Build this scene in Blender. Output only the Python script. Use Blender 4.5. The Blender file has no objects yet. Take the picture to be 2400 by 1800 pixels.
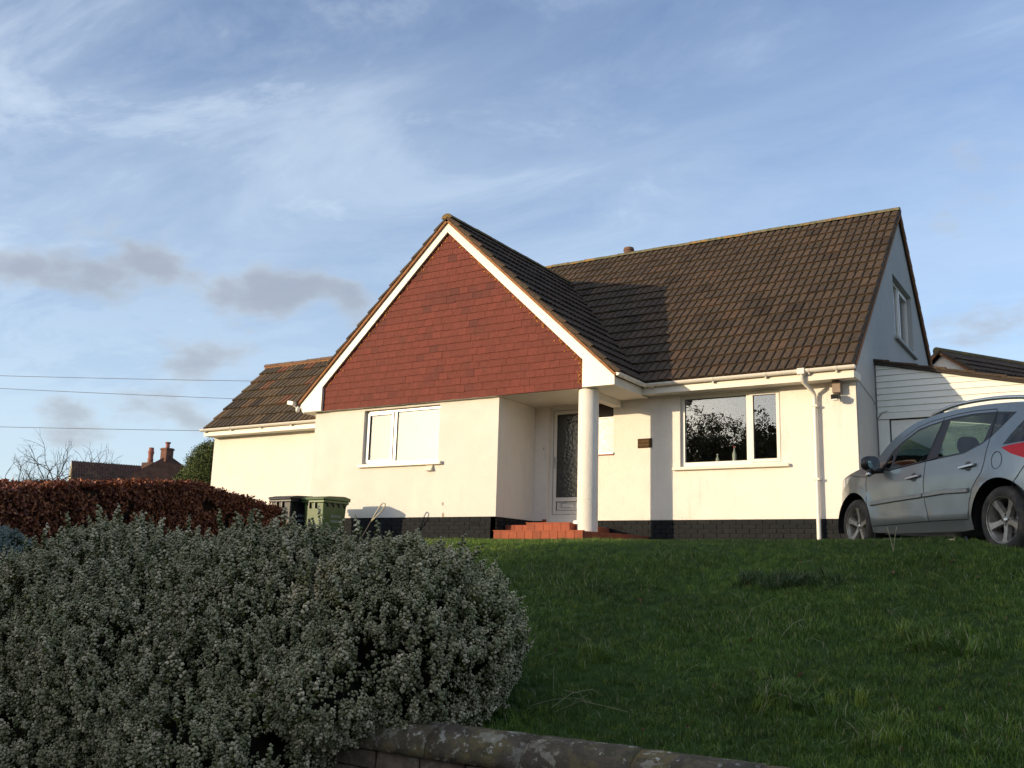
import bpy, bmesh, math, random
import numpy as np
from mathutils import Matrix, Vector
from mathutils.geometry import tessellate_polygon, delaunay_2d_cdt
random.seed(7); rng = np.random.default_rng(7)
sc = bpy.context.scene
COL = sc.collection
R = math.radians

# ------------------------------------------------------------------ camera
cd = bpy.data.cameras.new('camera'); cam = bpy.data.objects.new('camera', cd); COL.objects.link(cam)
cd.sensor_width = 36; cd.lens = 36*2270/2400; cd.clip_start = .05; cd.clip_end = 3000
yaw, pitch, roll = .568, .197, .0285
fw = Vector((-math.sin(yaw)*math.cos(pitch), math.cos(yaw)*math.cos(pitch), math.sin(pitch)))
rt = Vector((math.cos(yaw), math.sin(yaw), 0)); up = rt.cross(fw)
r2 = rt*math.cos(roll)+up*math.sin(roll); u2 = -rt*math.sin(roll)+up*math.cos(roll)
CAM = Vector((9.443, -14.382, -1.046))
m = Matrix((r2, u2, -fw)).transposed().to_4x4(); m.translation = CAM
cam.matrix_world = m; sc.camera = cam

# ------------------------------------------------------------------ sky, sun, exposure
SUN_AZ, SUN_EL = 214.5, 8.5      # clockwise from +Y, degrees
w = bpy.data.worlds.new('World'); sc.world = w; w.use_nodes = True
nt = w.node_tree; bg = nt.nodes['Background']
def N(nt, t, **k):
    n = nt.nodes.new(t)
    for a, b in k.items(): setattr(n, a, b)
    return n
def L(nt, a, b): nt.links.new(a, b)
def math_(nt, op, a, b=None, c=None, clamp=False):
    n = N(nt, 'ShaderNodeMath', operation=op, use_clamp=clamp)
    for i, v in enumerate((a, b, c)):
        if v is None: continue
        if hasattr(v, 'node'): L(nt, v, n.inputs[i])
        else: n.inputs[i].default_value = v
    return n.outputs[0]
def ramp(nt, f, stops, interp='LINEAR'):
    n = N(nt, 'ShaderNodeValToRGB'); e = n.color_ramp.elements; n.color_ramp.interpolation = interp
    while len(e) < len(stops): e.new(.5)
    for i, (p, c) in enumerate(stops):
        e[i].position = p; e[i].color = (c, c, c, 1) if not hasattr(c, '__len__') else (*c, 1)
    L(nt, f, n.inputs[0]); return n.outputs[0]
def mixc(nt, f, a, b, mode='MIX'):
    n = N(nt, 'ShaderNodeMix', data_type='RGBA', blend_type=mode)
    for s, v in ((n.inputs[0], f), (n.inputs[6], a), (n.inputs[7], b)):
        if hasattr(v, 'node'): L(nt, v, s)
        else: s.default_value = v if not hasattr(v, '__len__') else (*v, 1)
    return n.outputs[2]
sky = N(nt, 'ShaderNodeTexSky', sky_type='NISHITA', sun_disc=False, sun_elevation=R(SUN_EL), sun_rotation=R(SUN_AZ),
        altitude=0, air_density=1.0, dust_density=.6, ozone_density=3.0)
tc = N(nt, 'ShaderNodeTexCoord'); D = tc.outputs['Generated']
sep = N(nt, 'ShaderNodeSeparateXYZ'); L(nt, D, sep.inputs[0])
z = math_(nt, 'MAXIMUM', sep.outputs[2], 0.0)
# high cirrus: direction projected on a high layer
den = math_(nt, 'ADD', z, .12)
px = math_(nt, 'DIVIDE', sep.outputs[0], den); py = math_(nt, 'DIVIDE', sep.outputs[1], den)
cmb = N(nt, 'ShaderNodeCombineXYZ'); L(nt, px, cmb.inputs[0]); L(nt, py, cmb.inputs[1])
mp = N(nt, 'ShaderNodeMapping'); mp.inputs['Rotation'].default_value = (0, 0, R(52)); mp.inputs['Scale'].default_value = (.38, 1.25, 1); mp.inputs['Location'].default_value = (3.1, .4, 0)
L(nt, cmb.outputs[0], mp.inputs[0])
def noise_(vec, scale, det, rough, dist=0.0):
    q = N(nt, 'ShaderNodeTexNoise'); q.inputs['Scale'].default_value = scale; q.inputs['Detail'].default_value = det; q.inputs['Roughness'].default_value = rough; q.inputs['Distortion'].default_value = dist
    L(nt, vec, q.inputs['Vector']); return q.outputs[0]
streak = noise_(mp.outputs[0], 1.5, 10, .60, .55)
mpb = N(nt, 'ShaderNodeMapping'); mpb.inputs['Rotation'].default_value = (0, 0, R(-20)); mpb.inputs['Scale'].default_value = (1.0, 1.6, 1); mpb.inputs['Location'].default_value = (7.3, 2.2, 0)
L(nt, cmb.outputs[0], mpb.inputs[0])
mott = noise_(mpb.outputs[0], 2.3, 10, .64, .35)
patch = noise_(cmb.outputs[0], .62, 3, .5)
# more high cloud on the north-west side of the sky than on the north-east
side_ = math_(nt, 'MULTIPLY_ADD', sep.outputs[0], -.16, .0)
pm = ramp(nt, math_(nt, 'ADD', patch, side_), [(.34, .12), (.66, 1)])
cir = math_(nt, 'MAXIMUM', ramp(nt, streak, [(.42, 0), (.70, 1)]), ramp(nt, mott, [(.40, 0), (.68, .85)]))
cir = math_(nt, 'MULTIPLY', cir, pm, clamp=True)
hz = ramp(nt, z, [(0, .92), (.12, .78), (.30, .50), (.6, 0.20)], 'EASE')       # pale air low down
veil = math_(nt, 'MAXIMUM', cir, hz)
veil = math_(nt, 'ADD', math_(nt, 'MULTIPLY', veil, .55), math_(nt, 'MULTIPLY', math_(nt, 'ADD', cir, hz, clamp=True), .42), clamp=True)
base = mixc(nt, 1.0, sky.outputs[0], (.97, 1.01, 1.22), 'MULTIPLY')
SV = (math.sin(R(SUN_AZ))*math.cos(R(SUN_EL)), math.cos(R(SUN_AZ))*math.cos(R(SUN_EL)), math.sin(R(SUN_EL)))
dt = N(nt, 'ShaderNodeVectorMath', operation='DOT_PRODUCT'); L(nt, D, dt.inputs[0]); dt.inputs[1].default_value = SV
fwdsc = math_(nt, 'MAXIMUM', dt.outputs['Value'], 0.0)
# the air near the sun stays bright: keep what the sky gives there
vc = mixc(nt, 1.0, (2.75, 3.15, 3.60), mixc(nt, .5, (0, 0, 0), sky.outputs[0]), 'ADD')
vc2 = mixc(nt, .62, vc, sky.outputs[0], 'LIGHTEN')
# thin cloud lights up warm towards the low sun (forward scattering)
vc2 = mixc(nt, math_(nt, 'MULTIPLY', math_(nt, 'POWER', fwdsc, 2.0), 1.0), vc2, (5.6, 4.5, 3.1), 'ADD')
vc2 = mixc(nt, math_(nt, 'MULTIPLY', math_(nt, 'POWER', fwdsc, 24.0), 1.0), vc2, (4.5, 3.6, 2.2), 'ADD')
vc2 = mixc(nt, math_(nt, 'MULTIPLY', math_(nt, 'POWER', fwdsc, 130.0), 1.0), vc2, (17, 14, 7.6), 'ADD')
col = mixc(nt, veil, base, vc2)
# low grey cumulus, at their own bearings
nz = N(nt, 'ShaderNodeTexNoise'); nz.inputs['Scale'].default_value = 12; nz.inputs['Detail'].default_value = 7; nz.inputs['Roughness'].default_value = .55
mp2 = N(nt, 'ShaderNodeMapping'); mp2.inputs['Scale'].default_value = (1, 1, 2.0); L(nt, D, mp2.inputs[0]); L(nt, mp2.outputs[0], nz.inputs['Vector'])
tot = None
blobs = [((-.8044, .5288, .2708), .075, 1.0), ((-.772, .562, .285), .062, .9), ((-.7011, .658, .2748), .068, 1.15), ((-.655, .703, .272), .055, .85),
         ((-.7514, .629, .1994), .045, .8), ((-.7808, .6078, .1447), .06, .7), ((-.8339, .5347, .1368), .035, .7), ((-.0911, .9671, .2376), .05, .9),
         ((-.0695, .9324, .3546), .05, .55), ((-.8369, .4768, .2688), .05, .8), ((.62, .75, .22), .09, 1), ((.9, .2, .25), .09, 1), ((.75, -.6, .2), .08, 1),
         ((-.97, -.05, .22), .09, 1), ((-.2, -.95, .3), .08, .8), ((.35, .9, .16), .06, .9), ((-.93, .22, .3), .08, .9)]
for c, rad, amp in blobs:
    v = Vector(c).normalized()
    d = N(nt, 'ShaderNodeVectorMath', operation='SUBTRACT'); L(nt, D, d.inputs[0]); d.inputs[1].default_value = v
    s_ = N(nt, 'ShaderNodeVectorMath', operation='MULTIPLY'); L(nt, d.outputs[0], s_.inputs[0]); s_.inputs[1].default_value = (1, 1, 1.9)
    ln = N(nt, 'ShaderNodeVectorMath', operation='LENGTH'); L(nt, s_.outputs[0], ln.inputs[0])
    f = math_(nt, 'SUBTRACT', amp*.95, math_(nt, 'MULTIPLY', ln.outputs['Value'], amp/(rad*1.25)))
    tot = f if tot is None else math_(nt, 'MAXIMUM', tot, f)
cum = math_(nt, 'ADD', tot, math_(nt, 'MULTIPLY', math_(nt, 'SUBTRACT', nz.outputs[0], .5), 2.9))
dcum = ramp(nt, cum, [(.25, 0), (1.0, 1)], 'EASE')
cum = ramp(nt, cum, [(.08, 0), (.70, .58)], 'EASE')
cum = math_(nt, 'MULTIPLY', cum, ramp(nt, z, [(.03, 0), (.10, 1)]))
grey = mixc(nt, nz.outputs[0], (1.70, 1.75, 1.98), (2.15, 2.15, 2.30))
grey = mixc(nt, dcum, (2.75, 2.95, 3.15), grey)
col = mixc(nt, cum, col, grey)
L(nt, col, bg.inputs[0]); bg.inputs[1].default_value = .15
sd = bpy.data.lights.new('sun', 'SUN'); so = bpy.data.objects.new('sun', sd); COL.objects.link(so)
sd.energy = 3.6; sd.angle = R(.55); sd.color = (1, .80, .53)
tos = Vector((math.sin(R(SUN_AZ))*math.cos(R(SUN_EL)), math.cos(R(SUN_AZ))*math.cos(R(SUN_EL)), math.sin(R(SUN_EL))))
so.rotation_euler = tos.to_track_quat('Z', 'Y').to_euler(); so.location = (-20, -30, 12)
sc.view_settings.view_transform = 'Standard'; sc.view_settings.look = 'None'; sc.view_settings.gamma = 1
sc.view_settings.use_curve_mapping = False; sc.view_settings.exposure = .38
sc.cycles.use_denoising = True; sc.cycles.max_bounces = 8; sc.cycles.transparent_max_bounces = 16

# ------------------------------------------------------------------ materials
MATS = {}
def new_mat(name):
    m = bpy.data.materials.new(name); m.use_nodes = True
    return m, m.node_tree, m.node_tree.nodes['Principled BSDF']
def setp(b, **k):
    for a, v in k.items():
        s = b.inputs[a.replace('_', ' ')]
        s.default_value = (*v, 1) if hasattr(v, '__len__') and len(v) == 3 and s.type == 'RGBA' else v
def mat(name, col, rough=.6, var=.0, scale=6, bump=0, bscale=60, metal=0, spec=.5, tone=None, rnd=0, stain=None, coat=0, det=5):
    """procedural: base colour with noise variation, optional per-piece tone attribute, object random, bump"""
    if name in MATS: return MATS[name]
    m, nt, b = new_mat(name)
    setp(b, Roughness=rough, Metallic=metal); b.inputs['Specular IOR Level'].default_value = spec
    if coat: b.inputs['Coat Weight'].default_value = coat; b.inputs['Coat Roughness'].default_value = .08
    geo = N(nt, 'ShaderNodeNewGeometry'); P = geo.outputs['Position']
    n1 = N(nt, 'ShaderNodeTexNoise'); n1.inputs['Scale'].default_value = scale; n1.inputs['Detail'].default_value = det; n1.inputs['Roughness'].default_value = .6
    L(nt, P, n1.inputs['Vector'])
    lo = [c*(1-var) for c in col]; hi = [min(1, c*(1+var)) for c in col]
    c = ramp(nt, n1.outputs[0], [(.3, lo), (.7, hi)])
    if tone:
        at = N(nt, 'ShaderNodeAttribute', attribute_name='tone')
        c = mixc(nt, 1.0, c, ramp(nt, at.outputs['Fac'], tone), 'MULTIPLY')
    if rnd:
        oi = N(nt, 'ShaderNodeObjectInfo')
        c = mixc(nt, 1.0, c, ramp(nt, oi.outputs['Random'], rnd), 'MULTIPLY')
    for st in (stain or []):   # (scale, lo, hi, colour, amount[, stretch])
        n2 = N(nt, 'ShaderNodeTexNoise'); n2.inputs['Scale'].default_value = st[0]; n2.inputs['Detail'].default_value = 6; n2.inputs['Roughness'].default_value = .65
        v = P
        if len(st) > 5:
            mpn = N(nt, 'ShaderNodeMapping'); mpn.inputs['Scale'].default_value = st[5]; L(nt, P, mpn.inputs[0]); v = mpn.outputs[0]
        L(nt, v, n2.inputs['Vector'])
        f = math_(nt, 'MULTIPLY', ramp(nt, n2.outputs[0], [(st[1], 0), (st[2], 1)]), st[4])
        c = mixc(nt, f, c, st[3])
    L(nt, c, b.inputs['Base Color'])
    if bump:
        n3 = N(nt, 'ShaderNodeTexNoise'); n3.inputs['Scale'].default_value = bscale; n3.inputs['Detail'].default_value = 6; L(nt, P, n3.inputs['Vector'])
        bp = N(nt, 'ShaderNodeBump'); bp.inputs['Strength'].default_value = bump; bp.inputs['Distance'].default_value = .01
        L(nt, n3.outputs[0], bp.inputs['Height']); L(nt, bp.outputs[0], b.inputs['Normal'])
    MATS[name] = m; return m
WALL = mat('wall render', (.795, .730, .648), .92, .04, 2.5, 1.0, 62, spec=.2, stain=[(1.1, .48, .75, (.62, .60, .53), .35), (3.5, .56, .72, (.52, .48, .41), .32, (1.8, 1.8, .3)), (30, .66, .74, (.45, .41, .34), .35)])
BAYW = mat('bay wall render', (.722, .672, .602), .92, .04, 2.0, .9, 62, spec=.2, stain=[(.9, .42, .70, (.58, .575, .53), .55), (3.0, .58, .72, (.60, .50, .42), .22, (1.2, 1.2, .5)), (22, .70, .76, (.40, .36, .30), .35)])
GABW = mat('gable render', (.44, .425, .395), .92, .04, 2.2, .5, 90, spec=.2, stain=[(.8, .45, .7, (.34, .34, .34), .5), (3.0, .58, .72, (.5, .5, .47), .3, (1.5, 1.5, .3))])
SOFF = mat('soffit paint', (.68, .645, .56), .7, .04, 3, .1, 60, spec=.3)
UPVC = mat('white board', (.72, .65, .54), .38, .015, 4, 0, spec=.45, stain=[(2.5, .55, .75, (.72, .68, .58), .25)])
FRAME = mat('white plastic', (.745, .70, .62), .28, .01, 4, 0, spec=.5)
GUT = mat('gutter plastic', (.73, .68, .60), .3, .03, 6, 0, spec=.5, stain=[(7, .55, .75, (.50, .47, .38), .35)])
TTONE = [(0, (.55, .52, .50)), (.3, (.85, .83, .82)), (.6, (1.05, 1.0, .95)), (.85, (1.14, 1.04, .98)), (1, (1.34, 1.10, .98))]
TILE = mat('concrete roof tile', (.078, .056, .038), .85, .34, 14, 1.0, 50, spec=.25, tone=TTONE,
           stain=[(26, .66, .72, (.17, .16, .12), .6), (4.5, .58, .68, (.028, .034, .016), .6), (1.6, .52, .68, (.050, .032, .026), .3)])
TILEX = mat('weathered roof tile', (.100, .073, .052), .85, .28, 14, .6, 55, spec=.25, tone=[(0, (.5, .5, .48)), (.35, (.8, .8, .72)), (.6, (1.2, 1.15, .9)), (.8, (1.5, 1.05, .8)), (1, (1.9, .95, .7))],
            stain=[(8, .60, .70, (.17, .16, .11), .5)])
RIDGE = mat('ridge tile', (.12, .09, .05), .9, .3, 9, .6, 50, spec=.2, stain=[(5, .50, .62, (.28, .17, .04), .7), (9, .55, .66, (.10, .11, .05), .7)])
RIDGEX = mat('ridge tile plain', (.17, .105, .07), .9, .2, 9, .5, 50, spec=.2)
LICH = mat('ridge tile lichen', (.155, .135, .085), .9, .3, 14, .7, 60, spec=.2, stain=[(6, .52, .60, (.34, .18, .04), .7), (13, .52, .60, (.09, .10, .04), .85)])
HANG = mat('hanging tile', (.146, .036, .0245), .82, .16, 22, .5, 70, spec=.3, tone=[(0, (.68, .80, .88)), (.12, (.82, .88, .9)), (.25, (.94, .95, .95)), (.8, (1.05, 1.04, 1.04)), (1, (1.22, 1.12, 1.05))],
           stain=[(2.2, .60, .72, (.09, .036, .022), .55), (60, .64, .70, (.22, .10, .065), .45)])
UNDER = mat('undercloak mortar', (.28, .13, .06), .9, .3, 18, .5, 50, spec=.2)
BRICK = mat('painted plinth brick', (.0165, .018, .020), .8, .2, 20, .4, 60, spec=.12, tone=[(0, (.88, .88, .88)), (1, (1.1, 1.1, 1.1))], stain=[(5, .55, .7, (.03, .031, .031), .4)])
MORT = mat('painted plinth joint', (.014, .0145, .016), .8, .2, 20)
QUARRY = mat('red quarry tile', (.31, .082, .040), .7, .12, 14, .15, 60, spec=.2, tone=[(0, (.8, .8, .8)), (1, (1.15, 1.1, 1.05))])
QJOINT = mat('red step joint', (.20, .06, .035), .8, .2, 14)
DARK = mat('black plastic', (.012, .012, .013), .35, .1, 10)
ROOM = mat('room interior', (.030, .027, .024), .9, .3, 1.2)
DECK = mat('roof deck', (.035, .025, .018), .9, .2, 5)
STEEL = mat('grey metal', (.45, .45, .44), .35, .1, 10, metal=.8)
def glass_mat(name, refl=.3, tint=(1, 1, 1), rough=.0, wav=0, bodycol=None, body=0):
    m = bpy.data.materials.new(name); m.use_nodes = True; nt = m.node_tree
    for n in list(nt.nodes): nt.nodes.remove(n)
    o = N(nt, 'ShaderNodeOutputMaterial'); g = N(nt, 'ShaderNodeBsdfGlossy'); t = N(nt, 'ShaderNodeBsdfTransparent'); mx = N(nt, 'ShaderNodeMixShader')
    g.inputs['Roughness'].default_value = rough; t.inputs[0].default_value = (*tint, 1)
    geo0 = N(nt, 'ShaderNodeNewGeometry'); dp0 = N(nt, 'ShaderNodeVectorMath', operation='DOT_PRODUCT'); L(nt, geo0.outputs['Incoming'], dp0.inputs[0]); L(nt, geo0.outputs['Normal'], dp0.inputs[1])
    ca0 = math_(nt, 'ABSOLUTE', dp0.outputs['Value'])
    f = math_(nt, 'ADD', math_(nt, 'MULTIPLY', math_(nt, 'POWER', math_(nt, 'SUBTRACT', 1.0, ca0, clamp=True), 5.0), .9), refl+.04, clamp=True)
    if wav:
        geo = N(nt, 'ShaderNodeNewGeometry'); n3 = N(nt, 'ShaderNodeTexNoise'); n3.inputs['Scale'].default_value = 2.2; n3.inputs['Detail'].default_value = 1
        L(nt, geo.outputs['Position'], n3.inputs['Vector'])
        bp = N(nt, 'ShaderNodeBump'); bp.inputs['Strength'].default_value = wav; bp.inputs['Distance'].default_value = .01
        L(nt, n3.outputs[0], bp.inputs['Height']); L(nt, bp.outputs[0], g.inputs['Normal'])
    back = t.outputs[0]
    if body:
        df = N(nt, 'ShaderNodeBsdfDiffuse'); df.inputs[0].default_value = (*bodycol, 1); m2 = N(nt, 'ShaderNodeMixShader'); m2.inputs[0].default_value = body
        L(nt, t.outputs[0], m2.inputs[1]); L(nt, df.outputs[0], m2.inputs[2]); back = m2.outputs[0]
    L(nt, f, mx.inputs[0]); L(nt, back, mx.inputs[1]); L(nt, g.outputs[0], mx.inputs[2]); L(nt, mx.outputs[0], o.inputs[0])
    MATS[name] = m; return m
GLASS = glass_mat('double glazing', .11, wav=.12)
CARGL = glass_mat('tinted car glass', .02, (.56, .80, .70))
PRIV = glass_mat('dark car glass', .04, (.10, .13, .14))

# ------------------------------------------------------------------ mesh helpers
class M:
    def __init__(s): s.v = []; s.f = []
    def add(s, v, f):
        o = len(s.v); s.v += [tuple(p) for p in v]; s.f += [tuple(i+o for i in q) for q in f]; return s
    def box(s, lo, hi, T=None):
        x0, y0, z0 = lo; x1, y1, z1 = hi
        v = [Vector(p) for p in ((x0,y0,z0),(x1,y0,z0),(x1,y1,z0),(x0,y1,z0),(x0,y0,z1),(x1,y0,z1),(x1,y1,z1),(x0,y1,z1))]
        if T is not None: v = [T @ p for p in v]
        return s.add(v, [(0,3,2,1),(4,5,6,7),(0,1,5,4),(1,2,6,5),(2,3,7,6),(3,0,4,7)])
    def prism(s, poly, d, mp=None):
        """poly: 3D points of one face (in order), d: extrusion vector"""
        n = len(poly); a = [Vector(p) for p in poly]; d = Vector(d)
        t = tessellate_polygon([a]); f = [tuple(q) for q in t]
        f += [tuple(i+n for i in reversed(q)) for q in t]
        f += [(i, (i+1) % n, (i+1) % n+n, i+n) for i in range(n)]
        return s.add(a+[p+d for p in a], f)
    def tube(s, pts, r, n=8, cap=True, rs=None):
        pts = [Vector(p) for p in pts]; rings = []
        for i, p in enumerate(pts):
            t = (pts[min(i+1, len(pts)-1)]-pts[max(i-1, 0)]).normalized()
            a = t.orthogonal().normalized() if i == 0 else (A-t*A.dot(t)).normalized(); A = a; b = t.cross(a)
            rr = rs[i] if rs else r
            rings.append([p+(a*math.cos(2*math.pi*k/n)+b*math.sin(2*math.pi*k/n))*rr for k in range(n)])
        v = [q for g in rings for q in g]; f = []
        for i in range(len(pts)-1):
            for k in range(n): f.append((i*n+k, i*n+(k+1) % n, (i+1)*n+(k+1) % n, (i+1)*n+k))
        if cap: f += [tuple(range(n))[::-1], tuple((len(pts)-1)*n+k for k in range(n))]
        return s.add(v, f)
    def lathe(s, prof, T=None, n=24, axis='Z'):
        v = []; f = []
        for (r, h) in prof:
            for k in range(n):
                a = 2*math.pi*k/n
                p = Vector((r*math.cos(a), r*math.sin(a), h))
                if axis == 'Y': p = Vector((r*math.cos(a), h, r*math.sin(a)))
                v.append(T @ p if T is not None else p)
        for i in range(len(prof)-1):
            for k in range(n): f.append((i*n+k, i*n+(k+1) % n, (i+1)*n+(k+1) % n, (i+1)*n+k))
        return s.add(v, f)
    def mesh(s, name, mat=None, smooth=False, tone=None):
        me = bpy.data.meshes.new(name); me.from_pydata([tuple(p) for p in s.v], [], s.f); me.update()
        for mm in (mat if isinstance(mat, (list, tuple)) else [mat]):
            if mm: me.materials.append(mm)
        if smooth: me.polygons.foreach_set('use_smooth', [True]*len(me.polygons))
        if tone is not None:
            at = me.attributes.new('tone', 'FLOAT', 'POINT')
            at.data.foreach_set('value', tone if hasattr(tone, '__len__') else [tone]*len(me.vertices))
        bm = bmesh.new(); bm.from_mesh(me); bmesh.ops.recalc_face_normals(bm, faces=bm.faces); bm.to_mesh(me); bm.free()
        return me
    def build(s, name, mat, parent=None, smooth=False, bevel=0, tone=None, kind=None, auto=None):
        o = bpy.data.objects.new(name, s.mesh(name, mat, smooth, tone)); COL.objects.link(o); link(o, parent)
        if bevel:
            b = o.modifiers.new('bevel', 'BEVEL'); b.width = bevel; b.segments = 2; b.limit_method = 'ANGLE'; b.angle_limit = R(40)
        if auto: auto_smooth(o, auto)
        if kind: o['kind'] = kind
        return o
def auto_smooth(o, deg):
    me = o.data; bm = bmesh.new(); bm.from_mesh(me)
    for f in bm.faces: f.smooth = True
    for e in bm.edges:
        if len(e.link_faces) == 2 and e.calc_face_angle(0) > R(deg): e.smooth = False
    bm.to_mesh(me); bm.free()
WORLD = {}
def link(o, parent):
    if parent is not None:
        o.parent = parent; o.matrix_parent_inverse = WORLD[parent.name].inverted()
    WORLD[o.name] = WORLD.get(parent.name, Matrix()) @ WORLD[parent.name].inverted() @ o.matrix_basis if parent is not None else o.matrix_basis.copy()
def thing(name, label, cat, loc=(0, 0, 0), T=None, group=None):
    o = bpy.data.objects.new(name, None); COL.objects.link(o); o.empty_display_size = .2
    if T is not None: o.matrix_world = T
    else: o.location = loc; o.matrix_basis = Matrix.Translation(loc)
    WORLD[o.name] = (T.copy() if T is not None else Matrix.Translation(loc))
    tag(o, label, cat, group); return o
def tag(o, label, cat, group=None, kind=None):
    if label: o['label'] = label
    if cat: o['category'] = cat
    if group: o['group'] = group
    if kind: o['kind'] = kind
    return o
def place(me, name, T, parent):
    """a piece that shares its mesh, at world matrix T under parent"""
    o = bpy.data.objects.new(name, me); COL.objects.link(o)
    o.parent = parent; o.matrix_parent_inverse = WORLD[parent.name].inverted(); o.matrix_basis = T
    WORLD[o.name] = T.copy(); return o
def frameT(o, a, b, c):
    T = Matrix((Vector(a), Vector(b), Vector(c))).transposed().to_4x4(); T.translation = Vector(o); return T
def wall(name, outer, holes, mp, depth, mat_, parent, kind=None):
    """wall with openings: outer/holes are 2D polygons, mp maps (u,v)->3D, depth is the thickness vector"""
    polys = [[Vector((u, v, 0)) for u, v in p] for p in [outer]+holes]
    t = tessellate_polygon(polys); flat = [p for q in polys for p in q]; n = len(flat)
    front = [Vector(mp(p.x, p.y)) for p in flat]; d = Vector(depth); back = [p+d for p in front]
    f = [tuple(q) for q in t]+[tuple(i+n for i in reversed(q)) for q in t]; o = 0
    for q in polys:
        k = len(q)
        f += [(o+i, o+(i+1) % k, o+(i+1) % k+n, o+i+n) for i in range(k)]; o += k
    return M().add(front+back, f).build(name, mat_, parent, kind=kind)
def rect(x0, x1, z0, z1): return [(x0, z0), (x1, z0), (x1, z1), (x0, z1)]

# ------------------------------------------------------------------ scatter: many small leaves or blades in one object
def scatter(name, protos, pts, rots, scales, var, mat_, parent=None, kind='stuff', label=None):
    """protos: list of (verts, faces, matindex); all instanced inside this one object by geometry nodes"""
    V = []; F = []; pid = []; mi = []
    for k, (v, f, mid) in enumerate(protos):
        o = len(V); V += [tuple(p) for p in v]; F += [tuple(i+o for i in q) for q in f]; pid += [k+1]*len(v)
        mi += (list(mid) if hasattr(mid, '__len__') else [mid]*len(f))
    nV = len(V); V = V+[tuple(p) for p in pts]
    me = bpy.data.meshes.new(name); me.from_pydata(V, [], F)
    for mm in (mat_ if isinstance(mat_, (list, tuple)) else [mat_]): me.materials.append(mm)
    me.polygons.foreach_set('material_index', mi)
    n = len(pts)
    a = me.attributes.new('pid', 'INT', 'POINT'); a.data.foreach_set('value', pid+[0]*n)
    a = me.attributes.new('var', 'INT', 'POINT'); a.data.foreach_set('value', [0]*nV+[int(x)+1 for x in var])
    a = me.attributes.new('scl', 'FLOAT', 'POINT'); a.data.foreach_set('value', [1.0]*nV+[float(x) for x in scales])
    a = me.attributes.new('rot', 'FLOAT_VECTOR', 'POINT'); a.data.foreach_set('vector', [0.0]*(3*nV)+list(np.asarray(rots, float).ravel()))
    ob = bpy.data.objects.new(name, me); COL.objects.link(ob); link(ob, parent)
    g = bpy.data.node_groups.new(name+'_scatter', 'GeometryNodeTree')
    g.interface.new_socket('Geometry', in_out='INPUT', socket_type='NodeSocketGeometry'); g.interface.new_socket('Geometry', in_out='OUTPUT', socket_type='NodeSocketGeometry')
    gi = g.nodes.new('NodeGroupInput'); go = g.nodes.new('NodeGroupOutput'); jn = g.nodes.new('GeometryNodeJoinGeometry')
    def attr(nm, ty):
        q = g.nodes.new('GeometryNodeInputNamedAttribute'); q.data_type = ty; q.inputs[0].default_value = nm; return q.outputs[0]
    def eq(s, val):
        q = g.nodes.new('FunctionNodeCompare'); q.data_type = 'INT'; q.operation = 'EQUAL'; L(g, s, q.inputs[2]); q.inputs[3].default_value = val; return q.outputs[0]
    sp = g.nodes.new('GeometryNodeSeparateGeometry'); sp.domain = 'POINT'; L(g, gi.outputs[0], sp.inputs[0]); L(g, eq(attr('pid', 'INT'), 0), sp.inputs[1])
    for k in range(len(protos)):
        s1 = g.nodes.new('GeometryNodeSeparateGeometry'); s1.domain = 'POINT'; L(g, sp.outputs[1], s1.inputs[0]); L(g, eq(attr('pid', 'INT'), k+1), s1.inputs[1])
        s2 = g.nodes.new('GeometryNodeSeparateGeometry'); s2.domain = 'POINT'; L(g, sp.outputs[0], s2.inputs[0]); L(g, eq(attr('var', 'INT'), k+1), s2.inputs[1])
        ip = g.nodes.new('GeometryNodeInstanceOnPoints'); L(g, s2.outputs[0], ip.inputs['Points']); L(g, s1.outputs[0], ip.inputs['Instance'])
        er = g.nodes.new('FunctionNodeEulerToRotation'); L(g, attr('rot', 'FLOAT_VECTOR'), er.inputs[0]); L(g, er.outputs[0], ip.inputs['Rotation'])
        L(g, attr('scl', 'FLOAT'), ip.inputs['Scale']); L(g, ip.outputs[0], jn.inputs[0])
    L(g, jn.outputs[0], go.inputs[0])
    md = ob.modifiers.new('scatter', 'NODES'); md.node_group = g
    if kind: ob['kind'] = kind
    return ob
def eul(dirs, spin=None):
    """euler angles that turn +Z onto each direction, with a random spin"""
    out = []
    for i, d in enumerate(dirs):
        q = Vector(d).to_track_quat('Z', 'Y'); 
        a = random.uniform(0, 6.283) if spin is None else spin[i]
        from mathutils import Quaternion
        out.append(tuple((q @ Quaternion((0, 0, 1), a)).to_euler()))
    return out

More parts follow.
